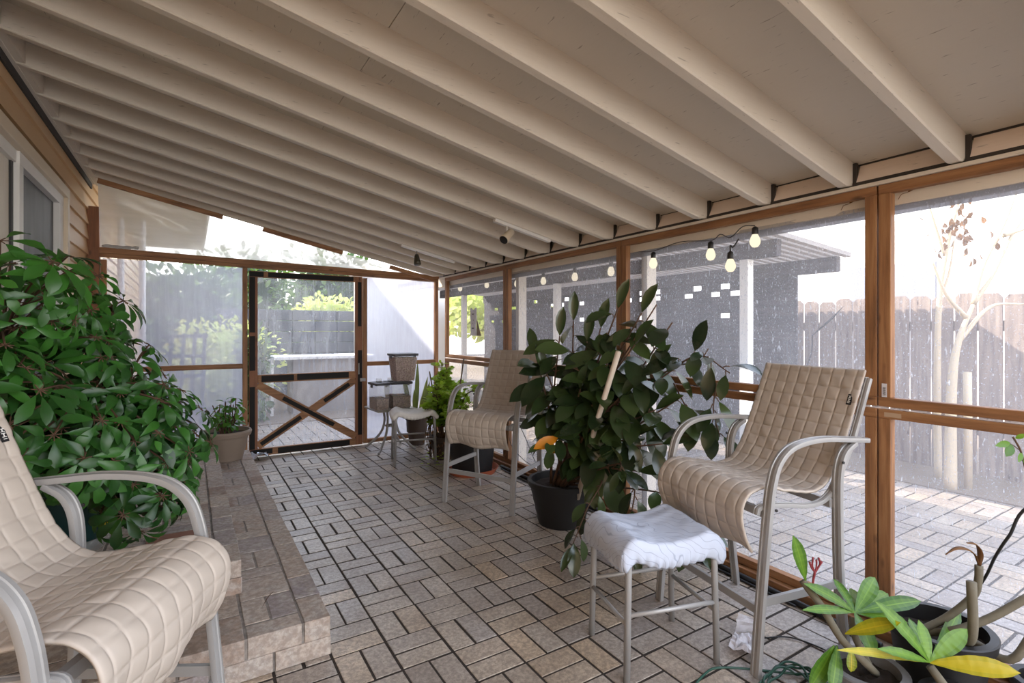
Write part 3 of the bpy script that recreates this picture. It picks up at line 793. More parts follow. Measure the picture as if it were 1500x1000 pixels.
container('seed_container', 'narrow clear seed container at the left of the side table', 1.652, 5.23, .446, .13, .135, .22, .23, .255, .45, seed_dark, .05, (.0,))
container('seed_container', 'wide clear seed container under the tall pink brown one', 1.86, 5.25, .446, .19, .215, .22, .23, .255, .5, seed_dark, .05, (-.082,))
bigc = container('seed_container', 'tall tapered container of pinkish brown seed, topmost on the side table', 1.918, 5.26, .730, .20, .25, .15, .20, .27, .92, seed_pink, .05)
bigc.location.z = .7215

# ------------------------------------------------------------------ pots and plants
def pot(t, r0, r1, h, mat, rim=.018, wall=.008, ribs=0, fill=.86, soilm=None):
    pr = [(0,.0),(r0,.0)]
    for k in range(1, 9):
        f = k/8; r = r0+(r1-r0)*f; pr.append((r + (.003*(k % 2) if ribs else 0), (h-.04)*f))
    pr += [(r1+.002,h-.04),(r1+rim*.7,h-.036),(r1+rim,h-.004),(r1+rim-.004,h),(r1-wall,h),(r1-wall-.004,h-.05),(r0+(r1-r0)*fill-wall,h*fill-.02)]
    m = MB(); m.lathe(pr, n=40); m.build('pot', mat, t, mods=[autosmooth])
    rr = r0+(r1-r0)*fill-wall+.003
    m = MB()
    m.grid(lambda u, v: (rr*u*math.cos(2*pi*v), rr*u*math.sin(2*pi*v), h*fill-.015+.014*mnoise.noise(V((u*5*math.cos(6.28*v), u*5*math.sin(6.28*v), r0*40)))), 10, 36); m.build('soil', soil, t, True)
def saucer(t, r, h, mat):
    m = MB(); m.lathe([(0,.0),(r*.86,.0),(r,h),(r-.006,h),(r*.86-.004,.008),(0,.008)], n=36); return m.build('saucer', mat, t, mods=[autosmooth])

def rv(s=1): return V((R.uniform(-s,s), R.uniform(-s,s), R.uniform(-s,s)))

# --- umbrella tree in the dark green pot, on the step
sf = thing('potted_umbrella_tree', 'big umbrella tree in a dark teal pot on the brick step, left', 'plant', (-.46,2.96,.291))
O = V((-.46,2.96,.291))
m = MB(); m.lathe([(0,.012),(.115,.012),(.12,.02),(.155,.27),(.168,.272),(.17,.30),(.16,.302),(.15,.26),(.148,.24)], n=40); m.build('pot', pot_green, sf, mods=[autosmooth])
m = MB(); m.grid(lambda u, v: (.15*u*math.cos(2*pi*v), .15*u*math.sin(2*pi*v), .25), 6, 30); m.build('soil', soil, sf)
m = MB(); m.lathe([(0,0),(.135,0),(.175,.07),(.172,.07),(.132,.006),(0,.006)], n=36); sa = m.build('saucer', clearbox, sf, True); sa['label'] = 'clear plastic saucer'
blobs = [((-.47,2.93,1.30),(.30,.38,.30),22),((-.40,2.80,1.05),(.37,.42,.26),30),((-.28,2.72,.83),(.40,.40,.25),40),((-.13,2.66,.76),(.20,.24,.22),22),((-.42,2.55,.86),(.30,.28,.24),30),((-.15,2.56,.60),(.18,.20,.15),11),((-.55,2.3,1.0),(.20,.30,.30),16),((-.48,2.42,1.42),(.18,.2,.2),10)]
lv = [MB(), MB()]; sm = MB()
trunks = []
for k in range(6):
    a = R.uniform(0,6.28); top = V((R.uniform(-.2,.25), R.uniform(-.35,.2), R.uniform(.5,.95)))
    pts = bez([(.05*math.cos(a),.05*math.sin(a),.24), V((.05*math.cos(a),.05*math.sin(a),.24)).lerp(top,.5)+rv(.05), top], 6); trunks.append(pts)
    sm.tube(pts, .012, 6, scale=[1-.5*i/len(pts) for i in range(len(pts))])
centres = []
for (c, r, n) in blobs:
    c = V(c)
    for i in range(int(n*1.7)):
        for _ in range(30):
            d = rv(); d = d.normalized() if d.length > .1 else V((0,0,1))
            k = R.uniform(.55,1.0)
            p = c + V((d.x*r[0], d.y*r[1], d.z*r[2]))*k
            if p.x > XL+.12 and p.z > .40 and all((p-q).length > .06 for q in centres): break
        centres.append(p)
        out = (d + V((.15,-.35,.55))).normalized()
        hub = p-O
        # petiole from the nearest stem point
        tr = min((q for t_ in trunks for q in t_), key=lambda q: (q-hub).length + .4*max(0,q.z-hub.z))
        sm.tube(bez([tr, tr.lerp(hub,.5)+V((0,0,.04)), hub], 4), .0035, 5)
        nl = R.choice((6,7,7,8)); side = out.cross(V((.2,.3,.9))).normalized(); fw = out.cross(side)
        big = R.uniform(.082,.128); tn = R.random()*.7+ .3*(p.z-.4)
        if R.random() < .12: tn = 1.0; big *= .8
        for q in range(nl):
            a = 2*pi*q/nl + R.uniform(-.15,.15)
            rd = side*math.cos(a)+fw*math.sin(a)
            dr_ = (rd + out*R.uniform(.05,.3) + V((0,0,-.30))).normalized()
            b0 = hub + dr_*.022
            sm.tube([hub, b0], .002, 4)
            lv[0].leaf(b0, dr_, out, big*R.uniform(.8,1.1), big*R.uniform(.33,.40), 'obov', R.uniform(.2,.7), R.uniform(.12,.42), min(1,max(0,tn+R.uniform(-.15,.15))))
lv[0].build('foliage', leaf_schef, sf, True); sm.build('stem', twig, sf, True)
m = MB()
for k in range(7):
    b = V((.10+R.uniform(-.05,.10), -.13+R.uniform(-.06,.05), .33+R.uniform(-.12,.10))); m.leaf(b, (R.uniform(-.5,.6),R.uniform(-.6,.2),-.9), (.3,-.8,.3), .10, .045, 'obov', .3, .2, R.random())
o = m.build('yellow_leaves', leaf_yellow, sf, True); o['label'] = 'a few yellowed lower leaves'

# --- rubber plant
RO = V((2.07,2.70,0))
rp = thing('potted_rubber_plant', 'large dark rubber plant in a black pot staked with a pale rod', 'plant', RO)
pot(rp, .15, .205, .285, pot_black, .02, .008, 1, .9)
m = MB(); m.tube([at(846,730,3.22)-RO, at(872,625,3.04)-RO, at(906,515,2.86)-RO], .0155, 10); m.build('stake', stake_m, rp, True)['label'] = 'pale round stake leaning in the pot'
lv = MB(); sm = MB(); branches = []
def branch(pts, r=.007, leaves=8, L=.20, W=.095, start=.35, tipleaf=True, hang=.55):
    P = bez([V(p) for p in pts], 8); n = len(P); lim = 2.355-RO.x
    for q in P: q.x = min(q.x, lim)
    sm.tube(P, r, 6, scale=[1-.6*i/n for i in range(n)])
    for k in range(leaves):
        f = start+(1-start)*(k+R.uniform(.1,.9))/leaves; i = min(n-2, int(f*(n-1))); p = P[i]; d = (P[i+1]-P[i]).normalized()
        a = 2.4*k+R.uniform(-.5,.5); s1 = d.cross(V((.3,.2,.93))).normalized(); s2 = d.cross(s1)
        rad = s1*math.cos(a)+s2*math.sin(a)
        dr_ = (rad*1.0 + d*.5 + V((0,0,-hang*R.uniform(.5,1.6)))).normalized()
        pet = p+ (rad*.6+d*.5).normalized()*R.uniform(.02,.045)
        sm.tube([p, p.lerp(pet,.5)+V((0,0,.006)), pet], .003, 5)
        nr = (V((0,0,.8)) + rad*.6 + V((-.5,-.7,0))).normalized()
        l = L*R.uniform(.75,1.15)
        if (pet+dr_*l).x > lim+.02: dr_.x = min(dr_.x, (lim+.02-pet.x)/l); dr_.normalize()
        if (pet+dr_*l).x > lim+.05: continue
        lv.leaf(pet, dr_, nr, l, 1.0*W*l/L*R.uniform(.9,1.1), 'oval', R.uniform(.05,.35), R.uniform(.08,.3), R.random()**2, 6)
    if tipleaf and P[-1].x < lim-.1:
        d = (P[-1]-P[-3]).normalized(); lv.leaf(P[-1], (d+V((0,0,.1))).normalized(), V((-.5,-.5,.7)), L*.9, W*.75, 'oval', .1, .5, .5)
def loc(px, py, dep): return at(px, py, dep)-RO
base = V((0,0,.25))
# main upright stems fan out of the pot
for (tp, n) in (((940,458,3.0),12),((905,452,3.12),11),((985,472,2.90),11),((962,446,2.95),10),((860,500,3.25),10),((820,492,3.3),11),((800,545,3.3),9),((950,540,2.95),10),((910,580,3.0),10),((870,590,3.1),9),((1000,580,2.82),9),
                ((1008,525,2.84),8),((925,640,2.95),9),((970,650,2.85),9),((880,660,3.05),8),((785,520,3.4),8),((930,505,2.95),10),((960,600,2.9),8),((890,530,3.1),9),((850,570,3.15),7),((935,690,2.9),8),((880,480,3.2),9),((840,470,3.3),8)):
    tip = loc(*tp); b = base+V((R.uniform(-.07,.07),R.uniform(-.07,.07),0)); mid = b.lerp(tip,.55)+V((R.uniform(-.05,.05),R.uniform(-.05,.05),.07))
    branch([b, b.lerp(mid,.5)+V((0,0,.05)), mid, tip], .010, n+3, .215, .105, .5, hang=.75)
# long arm reaching along the window to the near chair
a0 = loc(945,560,3.1)
branch([a0, loc(990,540,3.0), loc(1040,520,2.85), loc(1085,545,2.70)], .007, 9, .175, .085, .45)
branch([loc(1010,533,2.95), loc(1035,530,2.85), loc(1050,510,2.8)], .005, 1, .13, .05, .5)
branch([loc(1000,560,3.0), loc(1020,600,2.9), loc(1050,615,2.8)], .005, 7, .17, .08, .3)
branch([loc(1060,560,2.75), loc(1050,600,2.75), loc(1055,640,2.7)], .005, 6, .165, .08, .2)
# low drooping arms
branch([base, loc(880,700,3.05), loc(860,745,2.8), loc(838,800,2.65)], .006, 8, .16, .07, .45, hang=1.2)
branch([base, loc(920,700,2.95), loc(925,760,2.75), loc(930,800,2.7)], .006, 8, .16, .08, .45, hang=1.0)
branch([base, loc(960,720,2.95), loc(1000,750,2.75), loc(1020,790,2.65)], .006, 10, .17, .08, .35, hang=.9)
branch([base, loc(850,640,3.2), loc(820,640,3.15), loc(800,650,3.1)], .006, 6, .15, .075, .6, hang=.8)
branch([base, loc(900,680,2.9), loc(910,690,2.75)], .006, 5, .16, .07, .4, hang=.2)
lv.build('foliage', leaf_ficus, rp, True); sm.build('stem', twig, rp, True)
m = MB(); q = loc(818,640,3.1); m.leaf(q, (q-loc(826,640,3.1)+V((-.09,.0,-.035))).normalized(), (-.4,-.75,.5), .17, .075, 'oval', .2, .2, .3, 6); m.leaf(loc(800,655,3.1), (.7,-.2,-.25), (-.3,-.7,.5), .09, .05, 'oval', .2, .2, .8)
m.build('orange_leaf', leaf_orange, rp, True)['label'] = 'single leaf turned orange'

# --- black planter behind the far chair
bp = thing('black_planter', 'large black tub planter on a terracotta saucer behind the far bar chair', 'planter', (2.13,4.08,0))
saucer(bp, .235, .05, terracotta)
m = MB(); m.lathe([(0,.012),(.175,.012),(.215,.36),(.235,.364),(.238,.40),(.225,.40),(.205,.33)], n=40); m.build('tub', pot_black, bp, mods=[autosmooth])
m = MB(); m.grid(lambda u, v: (.207*u*math.cos(2*pi*v), .207*u*math.sin(2*pi*v), .345+.01*mnoise.noise(V((u*4*math.cos(6.28*v),u*4*math.sin(6.28*v),1)))), 8, 30); m.build('soil', soil, bp, True)

# --- scented geranium
GO = V((2.14,4.68,0))
gp = thing('potted_geranium', 'bushy bright green geranium with cane sticks, between footstool and far bar chair', 'plant', GO)
pot(gp, .11, .14, .22, pot_brown)
lv = MB(); dry = MB(); sm = MB()
def lobed(mb, base, d, nrm, Lf, c):
    """a rounded, scalloped leaf: five lobes fanned round the stalk"""
    d = V(d).normalized(); sd = d.cross(V(nrm)).normalized()
    for k, a in enumerate((-1.25,-.62,0,.62,1.25)):
        dd = (d*math.cos(a)+sd*math.sin(a)).normalized()
        mb.leaf(base, dd, nrm, Lf*(1-.14*abs(k-2)), Lf*.62, 'obov', .2, .12, c, 3)
for i in range(32):
    a = R.uniform(0,6.28); rr = R.uniform(.0,.34); tip = V((rr*math.cos(a)*.85-.02, rr*math.sin(a)*1.45, R.uniform(.45,.85)-.35*rr))
    if i < 2: tip = V((-.02+.05*i,.02,.94-.06*i))
    if GO.x+tip.x > 2.38: tip.x = 2.36-GO.x
    P = bez([V((.06*math.cos(a),.06*math.sin(a),.18)), V((.12*math.cos(a),.12*math.sin(a),.35)), tip.lerp(V((0,0,.4)),.35)+V((0,0,.05)), tip], 6)
    sm.tube(P, .005, 5)
    n = len(P)
    for k in range(34):
        f = .30+.62*R.random(); p = P[min(n-1,int(f*n))]; d = rv(); d.z = abs(d.z)*.5-.1; d.normalize()
        q = p+d*R.uniform(.02,.07)+V((0,0,.02))
        if GO.x+q.x > 2.38: continue
        sm.tube([p,q], .0015, 4)
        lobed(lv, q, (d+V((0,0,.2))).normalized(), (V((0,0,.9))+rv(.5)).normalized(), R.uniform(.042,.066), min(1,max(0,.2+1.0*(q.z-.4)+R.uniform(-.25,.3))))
for i in range(130):                            # dried lower growth hanging in front of the pot
    a = R.uniform(0,6.28); rr = R.uniform(.13,.20); p = V((rr*math.cos(a), rr*math.sin(a), R.uniform(.06,.46)))
    if GO.x+p.x > 2.38: continue
    dry.leaf(p, (R.uniform(-.5,.5),R.uniform(-.5,.5),-.8), rv(), R.uniform(.025,.05), .022, 'oval', .8, .4, R.random(), 3)
for i in range(16):
    a = R.uniform(0,6.28); sm.tube(bez([(.16*math.cos(a),.16*math.sin(a),R.uniform(.01,.1)),(.19*math.cos(a),.19*math.sin(a),.25),(.12*math.cos(a),.12*math.sin(a),.45)],5), .003, 4)
for i in range(22):                             # fresh sprigs on the paving
    p = V((-.22+R.uniform(-.14,.14), -.28+R.uniform(-.14,.14), R.uniform(.02,.12)))
    lobed(lv, p, (R.uniform(-1,1),R.uniform(-1,1),.2), (0,0,1), R.uniform(.02,.032), R.uniform(.3,1)); sm.tube([p, p*.6+V((-.08,-.1,.01))], .0012, 4)
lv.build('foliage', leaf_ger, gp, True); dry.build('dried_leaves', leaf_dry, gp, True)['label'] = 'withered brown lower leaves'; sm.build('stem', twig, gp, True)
for (x, y, z, tx, ty) in ((.16,-.10,.98,.0,.0),(-.08,.05,.85,-.05,.03)):
    m = MB(); m.tube([(x*.4,y*.4,.18),(x+tx,y+ty,z)], .007, 8); m.build('cane', bark, gp, True)

# --- snake plant
sp = thing('potted_snake_plant', 'snake plant with upright sword leaves in a small brown pot, behind the footstool', 'plant', (2.13,5.40,0))
m = MB(); m.lathe([(0,0),(.085,0),(.095,.13),(.11,.14),(.115,.27),(.125,.272),(.125,.30),(.112,.30),(.10,.25)], n=32); m.build('pot', pot_brown, sp, mods=[autosmooth])
m = MB(); m.grid(lambda u, v: (.105*u*math.cos(2*pi*v), .105*u*math.sin(2*pi*v), .26), 4, 24); m.build('soil', soil, sp)
for k, (x, y, lx, ly, h) in enumerate(((-.05,0,-.12,.02,.62),(.0,.02,.03,.03,.66),(.04,-.02,.1,-.02,.45),(-.03,-.04,-.04,-.06,.38),(.05,.04,.12,.05,.5),(.01,-.05,.02,-.08,.36))):
    m = MB(); m.leaf((x,y,.25), (lx,ly,h), (-.3,-.9,.1), h, .055, 'lance', .0, .35, .3+.1*k, 8); m.build('leaf', leaf_snake, sp, True)

# --- tan pot with small bush by the door
tp = thing('potted_bush', 'small leafy bush in a ribbed tan pot beside the screen door', 'plant', (.265,5.05,.152))
m = MB(); m.lathe([(0,0),(.125,0),(.128,.02),(.150,.10),(.152,.105),(.165,.18),(.167,.19),(.172,.20),(.190,.205),(.197,.235),(.190,.25),(.178,.25),(.165,.20),(.155,.17)], n=44); m.build('pot', pot_tan, tp, mods=[autosmooth])
m = MB(); m.grid(lambda u, v: (.168*u*math.cos(2*pi*v), .168*u*math.sin(2*pi*v), .215), 6, 30); m.build('soil', soil, tp)
lv = MB(); sm = MB()
for i in range(16):
    a = R.uniform(0,6.28); rr = R.uniform(.04,.18); tip = V((rr*math.cos(a), rr*math.sin(a), .215+R.uniform(.16,.33)))
    P = bez([(.04*math.cos(a),.04*math.sin(a),.20), V((.06*math.cos(a),.06*math.sin(a),.30)), tip], 6); sm.tube(P, .004, 5)
    for k in range(9):
        p = P[R.randrange(5,len(P))]; d = rv(); d.z *= .4; d.normalize(); q = p+d*.015
        lv.leaf(q, (d+V((0,0,-.2))).normalized(), (V((0,0,1))+rv(.4)).normalized(), R.uniform(.05,.085), R.uniform(.028,.045), 'oval', .35, .2, R.random())
lv.build('foliage', leaf_tan, tp, True); sm.build('stem', twig, tp, True)

# --- plumerias, front right
def plum_leaf(mb, base, tip, W, nr=(-.2,-.6,.8), droop=.15, c=.4):
    """broad plumeria leaf: pale midrib zone, alternating side veins, wavy blade"""
    base = V(base); d = V(tip)-base; L = d.length; d.normalize(); sd = d.cross(V(nr)).normalized(); up = sd.cross(d).normalized()
    n = 36; prof = (.10,.34,.58,.78,.92,1.0,.98,.84,.52,0); p = base.copy(); ang = 0.0; vs = []
    for i in range(n+1):
        t = i/n*9; k = int(min(t, 8.999)); w = W/2*(prof[k]+(prof[k+1]-prof[k])*(t-k))
        dd = d*math.cos(ang)-up*math.sin(ang); uu = up*math.cos(ang)+d*math.sin(ang)
        for q in (-1,-.55,-.08,.08,.55,1):
            lift = .22*abs(q)*w + .0008*math.sin(i*.9+q*2)*abs(q) + (.0012 if abs(q) < .1 else 0) + .0005*(1 if i % 4 < 2 else -1)*(abs(q) == .55)
            vs.append(p+sd*(w*q)+uu*lift)
        p = p+dd*(L/n); ang += droop/n*2
    b = len(mb.v); mb.add(vs, [])
    for i in range(n):
        for q in range(5):
            a = b+i*6+q; mb.f.append([a, a+6, a+7, a+1])
            mb.c.append(min(1, .95 if q == 2 else c + (.18 if q in (1,3) else -.12) + (.07 if i % 4 == 0 else -.03)))
PA = V((1.93,.84,0)); PB = V((1.985,.615,0)); PC = V((2.21,.735,0))
pa = thing('potted_plumeria', 'plumeria with a leaning bare branch in a small grey pot by the near bar chair', 'plant', PA)
pot(pa, .085, .105, .13, m_plain('grey_speckled_pot', srgb(120,118,118), .6, .5, 120))
A = lambda px, py, d: at(px, py, d)-PA
m = MB(); m.tube(bez([(.02,-.02,.11), A(1262,965,1.66), A(1232,935,1.70), A(1205,890,1.74), A(1184,862,1.77), A(1176,850,1.78)], 5), .0125, 8); m.tube(bez([(.03,.0,.11), A(1252,930,1.74), A(1250,905,1.76)], 5), .012, 8); m.build('branch', bark_plum, pa, True)
m = MB(); m.tube(bez([A(1192,870,1.76), A(1191,852,1.76), A(1194,836,1.755)],4), .0042, 6)
for (xm, ym, x, y) in ((1189,832,1186,823),(1196,829,1196,820),(1199,830,1204,822),(1190,828,1191,816),(1201,826,1199,817)):
    m.tube(bez([A(1194,838,1.755), A(xm,ym,1.755), A(x,y,1.752)],3), .0032, 6, scale=[1,.95,.9,.9,.95,1.1,1.2])
m.build('flower_stalk', stem_red, pa, True)['label'] = 'dark red flower stalk'
g = MB()
plum_leaf(g, A(1180,850,1.77), A(1166,787,1.74), .045, (-.5,-.8,.2), .1, .45)
C1 = A(1252,897,1.76)
for (x, y, d, w, c) in ((1192,850,1.72,.042,.35),(1225,842,1.85,.035,.3),(1290,838,1.85,.055,.45),(1310,862,1.82,.055,.5),(1258,855,1.88,.05,.6),(1190,885,1.66,.03,.4),(1285,955,1.62,.055,.35),(1302,850,1.95,.04,.3),(1365,870,1.80,.05,.2),(1345,905,1.78,.045,.35)):
    plum_leaf(g, C1, A(x,y,d), w, (-.3,-.6,.75), .2, c)
plum_leaf(g, A(1222,945,1.70), A(1190,1010,1.66), .06, (-.5,-.8,.2), .1, .4); plum_leaf(g, A(1226,945,1.70), A(1222,1015,1.62), .05, (-.5,-.8,.2), .1, .3)
g.build('foliage', leaf_plum, pa, True)
m = MB(); plum_leaf(m, A(1238,928,1.69), A(1316,908,1.60), .05, (-.3,-.5,.8), .1, .4); plum_leaf(m, A(1246,950,1.66), A(1250,985,1.62), .03, (-.6,-.6,.3), .3, .0); m.build('yellowing_leaf', leaf_plumy, pa, True)['label'] = 'leaf turning yellow'
pb = thing('potted_plumeria', 'young plumeria with a yellow spotted leaf, in the black pot at the lower right edge', 'plant', PB)
pot(pb, .062, .078, .14, pot_black)
B = lambda px, py, d: at(px, py, d)-PB
m = MB(); m.tube([(0,0,.12), B(1362,975,1.62)], .016, 8, scale=[1,.8]); m.build('branch', bark_plum, pb, True)
g = MB(); C2 = B(1362,970,1.62)
for (x, y, d, w, c) in ((1296,880,1.60,.055,.45),(1350,908,1.66,.04,.75),(1420,920,1.62,.05,.8),(1395,940,1.72,.035,.5),(1300,945,1.5,.03,.5),(1335,900,1.75,.04,.3),(1420,880,1.85,.04,.25)):
    plum_leaf(g, C2, B(x,y,d), w, (-.3,-.6,.75), .12, c)
g.build('foliage', leaf_plum, pb, True)
m = MB(); plum_leaf(m, C2, B(1495,978,1.50), .06, (-.3,-.6,.8), .15, .8); plum_leaf(m, C2, B(1240,942,1.48), .028, (-.2,-.5,.8), .1, .5); m.build('yellowing_leaf', leaf_plumy, pb, True)['label'] = 'yellow leaves with brown spots'
pc = thing('potted_plumeria', 'bare grey branched plumeria in a big black pot against the right wall', 'plant', PC)
pot(pc, .112, .14, .24, pot_black)
C = lambda px, py, d: at(px, py, d)-PC
m = MB()
m.tube(bez([(-.02,-.06,.2), C(1424,930,1.66), C(1423,852,1.66)],5), .0145, 8)
m.tube(bez([(-.06,.05,.2), C(1385,905,1.78), C(1425,873,1.74), C(1433,850,1.72), C(1434,828,1.72)],5), .012, 8)
m.tube(bez([(-.03,.03,.2), C(1400,922,1.74), C(1450,905,1.70), C(1510,872,1.66)],5), .0125, 8)
m.tube(bez([(.05,-.08,.2), C(1480,966,1.66), C(1515,925,1.64)],5), .0125, 8); m.build('branch', bark_plum, pc, True)
m = MB()
for (pts, w) in (([(1434,828),(1428,812),(1416,804),(1400,803),(1385,812)], .02), ([(1434,828),(1436,810),(1430,797),(1416,795)], .026)):
    P = bez([C(x,y,1.72) for x, y in pts], 4); m.sweep(P, [(-w/2,0),(0,-.003),(w/2,0),(0,.002)], (.5,.8,.3), scale=[.25+.75*math.sin(pi*min(1,i/len(P)+.12)) for i in range(len(P))])
m.build('dry_leaf', leaf_dry, pc, True)['label'] = 'curled dry leaves at the tip'

# --- rose twig entering at the right edge
rt = thing('rose_cutting', 'thin rose stem with a few leaves by the right edge of the photo', 'plant', (2.36,.50,0))
B = lambda px, py, d: at(px, py, d)-V((2.36,.50,0))
pot(rt, .06, .075, .12, pot_black)
m = MB(); m.tube(bez([(0,0,.1), (.01,-.05,.5), B(1515,740,1.68), B(1503,690,1.68), B(1495,660,1.68), B(1484,640,1.68)],6), .003, 6); m.tube(bez([B(1495,660,1.68), B(1480,650,1.68), B(1468,653,1.68)],3), .0015, 4); m.build('stem', twig, rt, True)
g = MB()
for (x0,y0,x1,y1,w) in ((1480,648,1462,652,.022),(1482,650,1476,668,.028),(1496,662,1494,676,.016),(1500,672,1508,684,.02),(1487,642,1502,636,.016)):
    g.leaf(B(x0,y0,1.68), B(x1,y1,1.66)-B(x0,y0,1.68), (-.6,-.6,.3), (B(x1,y1,1.66)-B(x0,y0,1.68)).length, w, 'oval', .2, .3, R.random())
g.build('foliage', leaf_plum, rt, True)
# ------------------------------------------------------------------ cables, papers, small things
def cable(name, label, pts, r, mat, cat='cable', n=8):
    m = MB(); m.tube(bez(pts, n), r, 8); return tag(m.build(name, mat, None, True), label, cat)
cable('black_cable', 'black cable arching up out of the plumeria pots at the right', [at(1428,868,1.80), at(1445,842,1.76), at(1458,815,1.70), at(1478,785,1.64), at(1520,735,1.58), (2.1,.2,.9)], .0045, black_rub)
cable('window_cable', 'short black cable end sticking up across the middle window', [RW((-.012,1.30,.92)), at(1182,540,2.62), at(1189,515,2.62), at(1190,490,2.60)], .0035, black_rub)
m = MB(); m.sweep([at(1190,491,2.60), at(1205,478,2.58), at(1220,465,2.57), at(1236,448,2.56)], [(-.006,-.001),(.006,-.001),(.006,.001),(-.006,.001)], (.6,.2,.7), scale=[.5,1,1,.15]); tag(m.build('tape_strip', black_rub), 'loose dark strip stuck on the window above the near bar chair', 'strip')
# garden hose along the base plate
cable('garden_hose', 'black garden hose lying along the foot of the right wall', [RW((-.055,s,.016)) if s > 1.35 else RW((-.07-.09*(1.35-s),s,.016)) for s in (4.05,3.6,3.1,2.6,2.2,1.8,1.35,1.15,.95)], .014, black_rub)
cable('thin_hose', 'thin black hose beside the garden hose at the foot of the right wall', [RW((-.095+.012*math.sin(s*5),s,.008)) for s in (4.0,3.5,3.0,2.5,2.1,1.7,1.3)], .006, black_rub)
cable('black_wire', 'thin black wire hanging from the window rail behind the far bar chair', [RW((-.01,3.95,.55)), RW((-.03,3.7,.36)), RW((-.05,3.5,.18)), RW((-.06,3.3,.03))], .003, black_rub)
cable('looped_wire', 'looped thin black wire behind the far bar chair seat', [RW((-.01,4.0,.45)), RW((-.03,3.93,.25)), RW((-.05,3.7,.16)), RW((-.06,3.45,.12)), RW((-.07,3.3,.02))], .003, black_rub)
pts = []
for k in range(46):
    a = k*.52; r = .085+.02*math.sin(k*.7); pts.append((1.79+r*1.25*math.cos(a)+.015*math.sin(k), 1.02+r*.7*math.sin(a), .012+.010*((k*7) % 5)/2))
pts = [(1.42,1.17,.006),(1.58,1.22,.006),(1.68,1.20,.012)] + pts + [(2.0,.95,.008),(2.12,.90,.006)]
cable('extension_cord', 'coiled dark green extension cord around the near bar chair leg', pts, .0042, cord_green, n=5)
cable('thin_black_cord', 'thin black cord trailing from the paper to the plumeria pots', [(1.98,1.24,.006),(2.08,1.18,.006),(2.11,1.05,.006),(2.05,.98,.006),(2.14,.93,.006)], .003, black_rub)
def crumple(name, label, cat, c, w, h, mat, rz, amp, upright=False, seed=0):
    m = MB()
    def f(u, v):
        x = (u-.5)*w; y = (v-.5)*h; z = amp*(1+mnoise.noise(V((u*2.4, v*2.4, seed))))+.4*amp*mnoise.noise(V((u*7, v*7, seed)))
        x += .1*w*mnoise.noise(V((v*3, seed, 1))); 
        return V((x, y, z))
    m.grid(f, 14, 14)
    o = m.build(name, mat, None, False, [solid(.0008)]); o.location = c; o.rotation_euler = (0,0,rz); return tag(o, label, cat)
crumple('crumpled_paper', 'crumpled white paper scrap by the near bar chair leg', 'paper', (1.86,1.24,.004), .13, .10, paper, .4, .022, seed=4)
m = MB()
m.grid(lambda u, v: V((1.97,1.30,.006))+V((.10*(u-.5)*1.0, -.05*(u-.5), .075*v*(1-.6*u)))+V((.02*v,.01*mnoise.noise(V((u*4,v*4,1))),0)), 8, 8); tag(m.build('folded_paper', paper, None, False, [solid(.001)]), 'folded white paper standing behind the near bar chair leg', 'paper')
crumple('plastic_scrap', 'shiny crumpled clear plastic on the floor at the door foot', 'plastic scrap', (.55,5.55,.004), .20, .12, foil, .2, .045, seed=9)
# cardboard mat on the step
m = MB(); m.box((-.17,2.66,.291),(.07,2.92,.299),.5,.002); tag(m.build('door_mat', m_plain('reddish_mat', srgb(150,104,84), .9, .6, 70, .5)), 'reddish brown mat on the brick step beside the teal pot', 'mat')
m = MB()
for (x,y,dx,dy) in ((.02,2.62,.05,.09),(.01,2.61,.02,.07)): m.leaf((x,y,.292), (dx,dy,.05), (0,0,1), .11, .006, 'lance', .5, .2, .6, 5)
tag(m.build('grass_blades', leaf_tan, None, True), 'green grass blades growing from the step beside the mat', 'weed')
m = MB(); m.leaf((.24,2.26,.153), (.10,.16,.09), (0,0,1), .12, .005, 'lance', .4, .2, .1, 5); tag(m.build('dry_blade', twig, None, True), 'dark grass blade on the lower brick tread', 'weed')
# paper bag stuck to the far window
m = MB()
def bag(u, v):
    wv = .5+.5*abs(v-.62); x = (u-.5)*.155*(.80+.35*abs(v-.45)); return V(RW((.028+.012*mnoise.noise(V((u*4,v*5,3))), 4.78-x-.03*v*0, 1.20+.28*v+.012*math.sin(u*9)*(v>.9))))
m.grid(bag, 10, 16); pbag = tag(m.build('paper_bag', paper, None, False, [solid(.002)]), 'small white crumpled paper bag stuck in the far corner window', 'paper bag')
for (v0, u0, u1) in ((.80,.42,.55),(.58,.42,.6),(.46,.47,.5),(.28,.3,.62)):
    a = bag(u0, v0); b = bag(u1, v0); m = MB(); m.bar(a+V((-.006,-.002,0)), b+V((-.006,-.002,0)), .002, .012); m.build('lettering', lid_m, pbag)
m = MB(); m.grid(lambda u, v: V(RW((.026, 4.70-.10*u*(1-v)*1.0-.0, 1.20+.18*v-.0*u))), 6, 6); tag(m.build('bag_flap', m_plain('brown_paper', srgb(150,130,116), .8), None, False, [solid(.002)]), 'brown paper flap beside the white bag in the window', 'paper bag')
